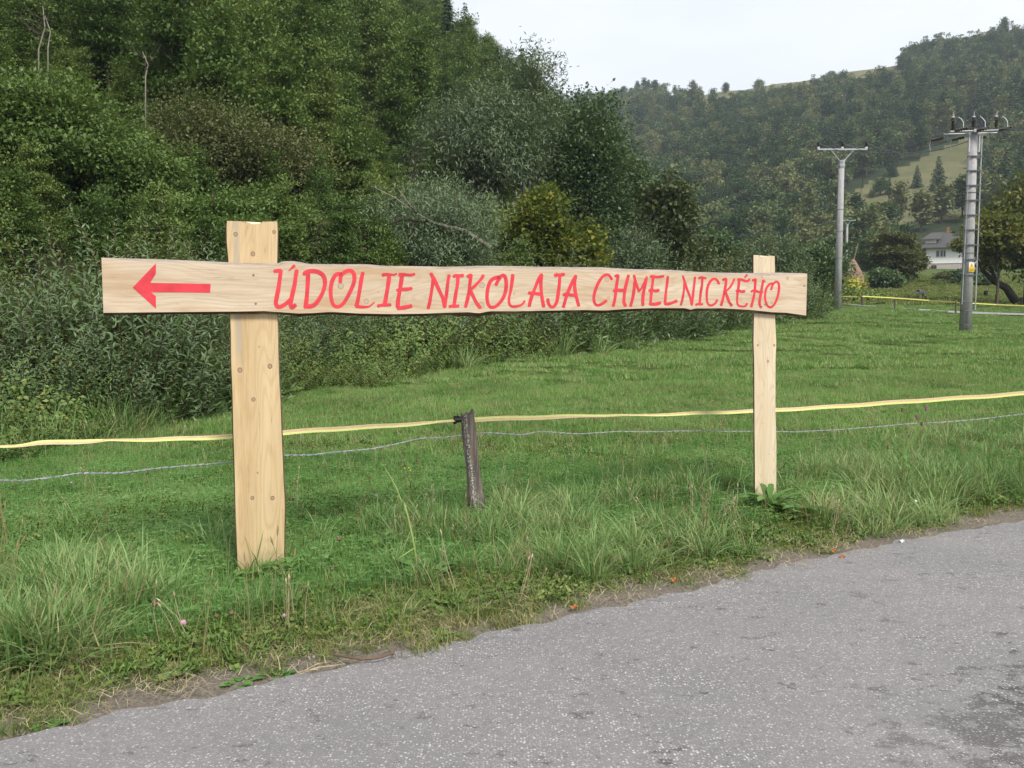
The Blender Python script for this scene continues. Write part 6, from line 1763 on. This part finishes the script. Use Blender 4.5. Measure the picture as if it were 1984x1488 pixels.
# straw and small litter at the asphalt's edge
def straw(seed, nb):
    g_ = np.random.default_rng(seed); pos = np.column_stack([g_.random((nb, 2)) * .3 - .15, .004 + .012 * g_.random(nb)])
    V, F, m = blades(g_, pos, .05 + .09 * g_.random(nb), .0022 * (.6 + g_.random(nb)), g_.random(nb) * 6.28, np.full(nb, 1.45) + g_.random(nb) * .1, 2)
    return np_mesh(f"straw{seed}", V, F, M_dry)
ST = [straw(920 + k, 26) for k in range(3)]
n = 9000; Y = 1.2 + 10 * g.random(n) ** .8; X = (-.75 + 1.5 * g.random(n)) * Y; s_ = road_d(X, Y)
ok = (s_ > -.04) & (s_ < .6) & (g.random(n) < np.where(s_ < .22, .42, .14)); X, Y = X[ok], Y[ok]; n = len(X)
so = scatter("straw_litter", np.column_stack([X, Y, np.maximum(terrain(X, Y), .0) + .004]), np.column_stack([np.zeros(n), np.zeros(n), g.random(n) * 6.28]), .7 + .6 * g.random(n), g.integers(0, 3, n), lib_collection("straw_source", ST))
tag(so, "dry straw and dead stalks on the dirt strip beside the asphalt", "straw", kind="stuff"); print("straw", n)
# pebbles
def pebble(seed):
    g_ = np.random.default_rng(seed); bm = bmesh.new(); bmesh.ops.create_icosphere(bm, subdivisions=1, radius=.006)
    for v in bm.verts: v.co *= 1 + .3 * g_.normal(); v.co.z *= .6
    me = bpy.data.meshes.new(f"pebble{seed}"); bm.to_mesh(me); bm.free(); me.materials.append(simple_mat(f"pebble_stone{seed}", (.33, .31, .29) if seed % 2 else (.2, .19, .18), .9, .2)); return me
n = 2600; Y = 1.2 + 9 * g.random(n) ** .8; X = (-.75 + 1.5 * g.random(n)) * Y; s_ = road_d(X, Y); ok = (s_ > -.08) & (s_ < .35) & (g.random(n) < .6); X, Y = X[ok], Y[ok]; n = len(X)
po = scatter("gravel", np.column_stack([X, Y, np.maximum(terrain(X, Y), .0) + .003]), g.random((n, 3)) * 3, .4 + .9 * g.random(n), g.integers(0, 2, n), lib_collection("gravel_source", [pebble(1), pebble(2)]))
tag(po, "loose grit scattered along the asphalt's edge", "gravel", kind="stuff")

# ------------------------------------------------------------------ single plants, flowers, litter
def gp(px, py, lift=0.0):
    """point on the ground seen at a pixel (near field)"""
    d = ray(px, py)
    for k in np.arange(1.5, 60, .02):
        q = Vector((0, 0, CAMZ)) + d * (k / d.y)
        if q.z <= tz(q.x, q.y) + lift: return Vector((q.x, q.y, tz(q.x, q.y)))
    return q
M_pink = simple_mat("clover_pink", (0.42, 0.24, 0.31), .7, .2, var=.2, scale=200)
M_brownfl = simple_mat("faded_clover", (0.15, 0.095, 0.06), .8, .2, var=.25, scale=200)
M_gstem = simple_mat("green_stem", (0.12, 0.20, 0.04), .6, .3, var=.2)
M_this = simple_mat("thistle_purple", (0.28, 0.08, 0.22), .7, .2, var=.2, scale=200)
M_yelf = simple_mat("buttercup_yellow", (0.8, 0.65, 0.03), .5, .3, var=.05)
M_wht = simple_mat("white_petals", (0.75, 0.74, 0.7), .6, .2, var=.05)
M_dock = leaf_mat("dock_leaves", (0.06, 0.14, 0.03), (0.11, 0.24, 0.05), (0.20, 0.34, 0.10), .3, .5, .35, rnd=.2)
def flower_thing(px, py, r, mat, hh_, label, cat="clover flower", name="clover_flower", group="clover heads in the grass"):
    b = gp(px, py, hh_)
    o = thing(name, label, cat, b, random.random() * 6, group)
    mb = MB(); mb.tube([(0, 0, -.01), (.01, 0, hh_ * .6), (0, 0, hh_)], .0016, 5); mb.build("stem", M_gstem, o)
    bm = bmesh.new(); bmesh.ops.create_icosphere(bm, subdivisions=2, radius=r)
    for v in bm.verts:
        k = 1 + .22 * math.sin(v.co.x * 900) * math.cos(v.co.y * 800 + v.co.z * 500)
        v.co *= k; v.co.z = v.co.z * .9 + hh_
    me = bpy.data.meshes.new("flower_head"); bm.to_mesh(me); bm.free(); me.materials.append(mat); link("flower_head", me, o)
for a in [(355, 1208, .014, M_pink, .11, "pink clover head low left of the wide post, nearest the road"), (300, 1172, .014, M_brownfl, .12, "browned clover head left of the wide post beside the pink one"),
          (420, 1195, .011, M_brownfl, .10, "small browned clover head in front of the wide post's foot"), (448, 1190, .012, M_brownfl, .10, "browned clover head just below the wide post's foot"),
          (242, 1140, .011, M_brownfl, .14, "small browned clover head in the tall tuft at the left"), (657, 1046, .015, M_brownfl, .14, "browned clover head right of the wide post"),
          (644, 1103, .011, M_brownfl, .12, "small browned clover head right of the wide post's foot"), (728, 961, .013, M_pink, .13, "pale pink clover head in the lush grass left of the stake"),
          (551, 1194, .010, M_pink, .09, "tiny pink clover head below and right of the wide post"), (1201, 922, .010, M_pink, .14, "tiny pink clover head right of the stake"),
          (138, 936, .010, M_pink, .13, "tiny pink clover head under the barbed wire at the left")]:
    flower_thing(*a)
for a in [(784, 908, .006, M_yelf, .16, "yellow buttercup left of the stake, leftmost of three"), (792, 907, .006, M_yelf, .17, "yellow buttercup left of the stake, middle of three"), (795, 912, .006, M_yelf, .15, "yellow buttercup left of the stake, lowest of three")]:
    flower_thing(*a, "buttercup", "buttercup", "buttercups left of the stake")
for a in [(1775, 972, .010, M_wht, .12, "single white flower in the verge grass at the right"), (938, 977, .007, M_wht, .1, "tiny white flower at the foot of the stake")]:
    flower_thing(*a, "white flower", "white_flower", None)
# rosettes of broad leaves
def rosette(px, py, n, ln, wd, label, name, cat, up=.8, seed=1, lobed=False, lift=.02, group=None, spread=.05, stalk=.0):
    b = gp(px, py, lift); o = thing(name, label, cat, b, 0, group); g_ = np.random.default_rng(seed)
    for k in range(n):
        a = k * 2.4 + g_.random() * .6; L = ln * (.6 + .5 * g_.random()); Wd = wd * (.8 + .4 * g_.random()); e0 = up * (.5 + .7 * g_.random())
        N_ = 7; V = []; F = []; T = []
        st = np.array([math.cos(a), math.sin(a)]) * spread * g_.random(); h0 = stalk * (.4 + g_.random())
        for q in range(N_ + 1):
            t = q / N_; r = L * t * math.cos(e0 * (1 - t * .9)); z = h0 + L * (math.sin(e0) * t - .55 * t * t * .8)
            w_ = Wd * (math.sin(math.pi * min(1, t * .96 + .04)) ** .7) * (1 + (.55 * math.sin(t * 19) if lobed else .10 * math.sin(t * 30)))
            w_ = max(w_, .002)
            c = np.array([st[0] + math.cos(a) * r, st[1] + math.sin(a) * r, max(.0, z) + .008]); sd_ = np.array([-math.sin(a), math.cos(a), 0])
            V += [c - sd_ * w_ / 2 + [0, 0, w_ * .18], c, c + sd_ * w_ / 2 + [0, 0, w_ * .18]]
            T += [.5 + .1 * g_.normal()] * 3
        for q in range(N_):
            F += [(3 * q, 3 * q + 1, 3 * q + 4, 3 * q + 3), (3 * q + 1, 3 * q + 2, 3 * q + 5, 3 * q + 4)]
        tk = float(np.clip(.5 + .22 * g_.normal(), 0, 1))
        link("leaf", np_mesh("leaf", V, np.array(F), M_dock, tint=np.full(len(V), tk)), o)
        if stalk:
            mb = MB(); mb.tube([(0, 0, 0), (st[0] * .8, st[1] * .8, h0 * .7), (st[0], st[1], h0 + .008)], .0022, 4); mb.build("stalk", M_gstem, o)
    return o
rosette(1490, 985, 16, .20, .060, "broad leaved dock plant at the foot of the narrow right post", "dock_plant", "weed", .95, 1, spread=.10, stalk=.06)
rosette(1545, 1000, 12, .19, .06, "second dock plant just right of the narrow post's foot", "dock_plant", "weed", .8, 2, spread=.09, stalk=.05)
rosette(1468, 1030, 8, .14, .05, "small dock plant in front of the narrow post's foot", "dock_plant", "weed", .6, 3, spread=.08)
rosette(560, 1118, 14, .075, .065, "lobed geranium leaves right at the wide post's foot", "geranium_plant", "weed", .5, 4, True, spread=.11, stalk=.07)
rosette(480, 1130, 12, .07, .06, "lobed dark leaves covering the wide post's left corner", "geranium_plant", "weed", .5, 5, True, spread=.11, stalk=.06)
rosette(600, 1098, 10, .07, .06, "lobed leaves a step right of the wide post", "geranium_plant", "weed", .5, 6, True, spread=.10, stalk=.06)
rosette(440, 1165, 10, .07, .055, "dark leaves in the grass in front of the wide post", "geranium_plant", "weed", .5, 7, True, spread=.11, stalk=.04)
rosette(812, 1118, 12, .16, .085, "deeply lobed leaves at the base of the tall bent flower stalk", "lobed_plant", "weed", .6, 8, True, spread=.08, stalk=.05)
rosette(735, 1060, 8, .10, .08, "pale lobed leaves left of the tall bent stalk", "lobed_plant", "weed", .6, 9, True, spread=.06, stalk=.06)
rosette(540, 1308, 9, .05, .045, "small round leaved weed on the dirt left of the dead twig", "small_weed", "weed", .3, 10, True, spread=.07)
rosette(465, 1322, 7, .045, .04, "flat little weed at the road edge left of the round leaved one", "small_weed", "weed", .3, 11, True, spread=.05)
rosette(100, 1400, 8, .045, .04, "little green weed at the asphalt's edge in the lower left", "small_weed", "weed", .3, 12, True, spread=.05)
rosette(860, 1225, 8, .05, .04, "flat weed on the dirt strip below the tall bent stalk", "small_weed", "weed", .3, 13, True, spread=.06)
# tall bent stalk
M_stalk = simple_mat('pale_green_stalk', (0.22, 0.31, 0.09), .6, .3, var=.2)
b = gp(812, 1116, .02); Yb = b.y
o = thing("tall_stalk", "tall bent green flower stalk between wide post and stake", "weed", b)
pts = [Vector((0, 0, 0))] + [P(px, py, Yb + dy) - b for px, py, dy in ((803, 1062, 0), (797, 1030, .02), (790, 1000, .04), (783, 975, .06), (776, 968, .07), (770, 950, .09), (757, 925, .12), (745, 905, .14))]
mb = MB(); mb.tube(pts, [.007, .0065, .006, .006, .0055, .005, .004, .0028, .0015], 7); mb.build("stem", M_stalk, o, True)
mb = MB(); mb.tube([P(803, 1062, Yb) - b, P(775, 1080, Yb - .03) - b, P(768, 1086, Yb - .04) - b], [.004, .003, .002], 6); mb.build("side_stem", M_stalk, o, True)
for k, (px, py) in enumerate(((776, 968), (768, 952), (766, 1086), (752, 1070), (745, 905), (778, 966))):
    V = []; F = []; c = P(px, py, Yb + .03) - b
    for q in range(3):
        a = 2.2 * q + k; d = Vector((math.cos(a), math.sin(a) * .6, .4)); s = Vector((-d.y, d.x, 0))
        i0 = len(V); V += [c, c + d * .03 + s * .009, c + d * .06, c + d * .03 - s * .009]; F.append((i0, i0 + 1, i0 + 2, i0 + 3))
    link("leaf", np_mesh("leaf", [tuple(v) for v in V], np.array(F), M_dock, tint=np.full(len(V), .95 if k in (2, 3) else .6)), o)
# thistle at the right
b = gp(1735, 960, .02)
o = thing("thistle_plant", "branching thistle with purple heads in front of the barbed wire", "thistle", b)
mb = MB(); heads = []
for (px, py, q) in ((1776, 812, 0), (1794, 796, 0), (1786, 825, 1), (1748, 798, 1), (1762, 850, 0), (1720, 870, 1)):
    e = P(px, py, b.y + .1) - b; m_ = P(1752, 880, b.y) - b
    mb.tube([(0, 0, 0), m_ * .5 + Vector((.02, 0, 0)), m_, m_.lerp(e, .6) + Vector((0, 0, .02)), e], [.006, .005, .004, .0025, .002], 5); heads.append((e, q))
mb.build("stem", M_gstem, o)
for e, q in heads:
    m2 = MB(); m2.tube([e, e + Vector((0, 0, .012)), e + Vector((0, 0, .022)), e + Vector((0, 0, .032))], [.004, .011, .009, .012], 8); m2.build("flower_head", M_this if q == 0 else M_brownfl, o)
g_ = np.random.default_rng(77)
for k in range(14):
    t = g_.random(); c = (P(1752, 880, b.y) - b) * t; a = g_.random() * 6.28; L = .10 + .08 * g_.random()
    V = []; 
    for q in range(6):
        s = q / 5; w_ = .012 * math.sin(math.pi * (s * .9 + .08)) * (1.6 if q % 2 else .6) + .001
        p = c + Vector((math.cos(a) * L * s, math.sin(a) * L * s, .05 * s - .09 * s * s)); sd_ = Vector((-math.sin(a), math.cos(a), 0)); V += [tuple(p - sd_ * w_), tuple(p + sd_ * w_)]
    link("leaf", np_mesh("leaf", V, np.array([(2 * q, 2 * q + 1, 2 * q + 3, 2 * q + 2) for q in range(5)]), M_dock, tint=np.full(12, .45)), o)
# dead twig, straw wisp, litter
M_twig = simple_mat("dead_twig", (0.12, 0.085, 0.06), .9, .1, var=.3)
a0 = on_z0(640, 1284); mb = MB()
mb.tube([on_z0(x, y) - a0 + Vector((0, 0, z + .03)) for x, y, z in ((640, 1283, .006), (670, 1287, .004), (700, 1291, .002), (735, 1289, .004), (762, 1283, .012), (770, 1274, .022), (764, 1262, .03))], [.003, .005, .006, .006, .005, .004, .002], 6)
tag(mb.build("dead_twig", M_twig), "dark curved dead twig lying at the road edge in the lower centre", "twig").location = a0
a0 = on_z0(600, 1312); mb = MB()
for (x0_, y0_, x1_, y1_) in ((578, 1320, 668, 1300), (582, 1316, 655, 1304), (590, 1312, 640, 1296), (575, 1318, 620, 1312)):
    mb.tube([on_z0(x0_, y0_) - a0 + Vector((0, 0, .03)), on_z0((x0_ + x1_) / 2, (y0_ + y1_) / 2) - a0 + Vector((0, 0, .04)), on_z0(x1_, y1_) - a0 + Vector((0, 0, .032))], [.001, .0018, .0008], 4)
tag(mb.build("straw_wisp", M_dry), "small wisp of pale dry straw left of the dead twig", "straw").location = a0
M_leafo = simple_mat("fallen_leaf_orange", (0.35, 0.13, 0.04), .7, .2, var=.2)
def fallen(px, py, lab, mat=M_leafo, r=.022, nm="fallen_leaf", cat="leaf", grp="fallen orange leaves on the verge"):
    c = gp(px, py, .02); mb = MB(); V = [(0, 0, .01)]
    for q in range(9):
        a = q * 2 * math.pi / 9; rr_ = r * (1.2 if q % 2 else .75); V.append((math.cos(a) * rr_, math.sin(a) * rr_ * .8, .018 * (q % 3) * .6))
    mb.add(V, [(0, q + 1, (q + 1) % 9 + 1) for q in range(9)])
    o = mb.build(nm, mat); o.location = c + Vector((0, 0, .02)); tag(o, lab, cat, grp)
fallen(1306, 1127, "orange fallen leaf on the verge right of the middle"); fallen(1615, 1071, "orange fallen leaf at the dirt edge, left of two"); fallen(1632, 1083, "orange fallen leaf nearest the asphalt at the right"); fallen(1112, 1180, "small orange fallen leaf in the short grass low centre")
fallen(1748, 1053, "pale blue scrap of paper at the asphalt's edge", simple_mat("paper_scrap", (.6, .68, .74), .7, .2, var=.05), .02, "paper_scrap", "litter", None)

# ------------------------------------------------------------------ grazing animals far off
def sheep(px, Y, py_b, L, label, rz, dark):
    b = gpt(px, Y)
    M_w = simple_mat("grey_fleece" if not dark else "dark_fleece", (.10, .10, .11) if not dark else (.03, .028, .028), .95, .1, var=.3, scale=12, bump=.5)
    M_h = simple_mat("dark_face", (.02, .018, .018), .9, .1)
    o = thing("grazing_sheep", label, "sheep", b, rz)
    me = bpy.data.meshes.new("sheep_body")
    vs = [(0, 0, .62), (.32, 0, .64), (-.30, 0, .62), (-.52, 0, .5), (-.66, 0, .26), (-.74, 0, .12), (.42, 0, .55)]
    rad = [.25, .22, .21, .11, .085, .045, .12]
    ed_ = [(0, 1), (0, 2), (2, 3), (3, 4), (4, 5), (1, 6)]
    for x in (.30, -.28):
        for y in (-.11, .11):
            i0 = len(vs); vs += [(x, y, .42), (x + .02, y, .22), (x, y, 0)]; rad += [.075, .045, .035]; ed_ += [((1 if x > 0 else 2), i0), (i0, i0 + 1), (i0 + 1, i0 + 2)]
    vs = [tuple(q * L / 1.2 for q in v) for v in vs]; me.from_pydata(vs, ed_, []); ob = link("body", me, o)
    me.materials.append(M_w)
    sk = ob.modifiers.new("skin", 'SKIN'); ob.modifiers.new("sub", 'SUBSURF').render_levels = 2
    for k, r in enumerate(rad): me.skin_vertices[0].data[k].radius = (r * L / 1.2,) * 2
    me.skin_vertices[0].data[0].use_root = True
    for s in (-1, 1):
        mb = MB(); s_ = L / 1.2; mb.tube([Vector((-.58, s * .05, .42)) * s_, Vector((-.60, s * .13, .40)) * s_], [.03 * s_, .012 * s_], 5); mb.build("ear", M_h, o)
sheep(1783, 72, 560, 1.05, "grey sheep with dark face grazing under the orchard tree", 0.2, False)
sheep(1910, 74, 575, .7, "small black lamb under the walnut tree right of the ladder pole", 1.3, True)
#@@HAZE

print("tris", sum(sum(len(p.vertices) - 2 for p in m.polygons) if len(m.polygons) < 3000 else len(m.loops) - 2 * len(m.polygons) for m in bpy.data.meshes))

# ------------------------------------------------------------------ air
m, t, out = new_mat("valley_haze")
pv = t.nodes.new("ShaderNodeVolumePrincipled")
pv.inputs['Color'].default_value = (0.80, 0.90, 1.0, 1)
pv.inputs['Density'].default_value = 0.00034
pv.inputs['Anisotropy'].default_value = 0.2
t.links.new(pv.outputs[0], out.inputs['Volume'])
mb = MB(); mb.box((0, 380, 109), (1900, 960, 222))
hz = mb.build("haze", m); tag(hz, kind="stuff")
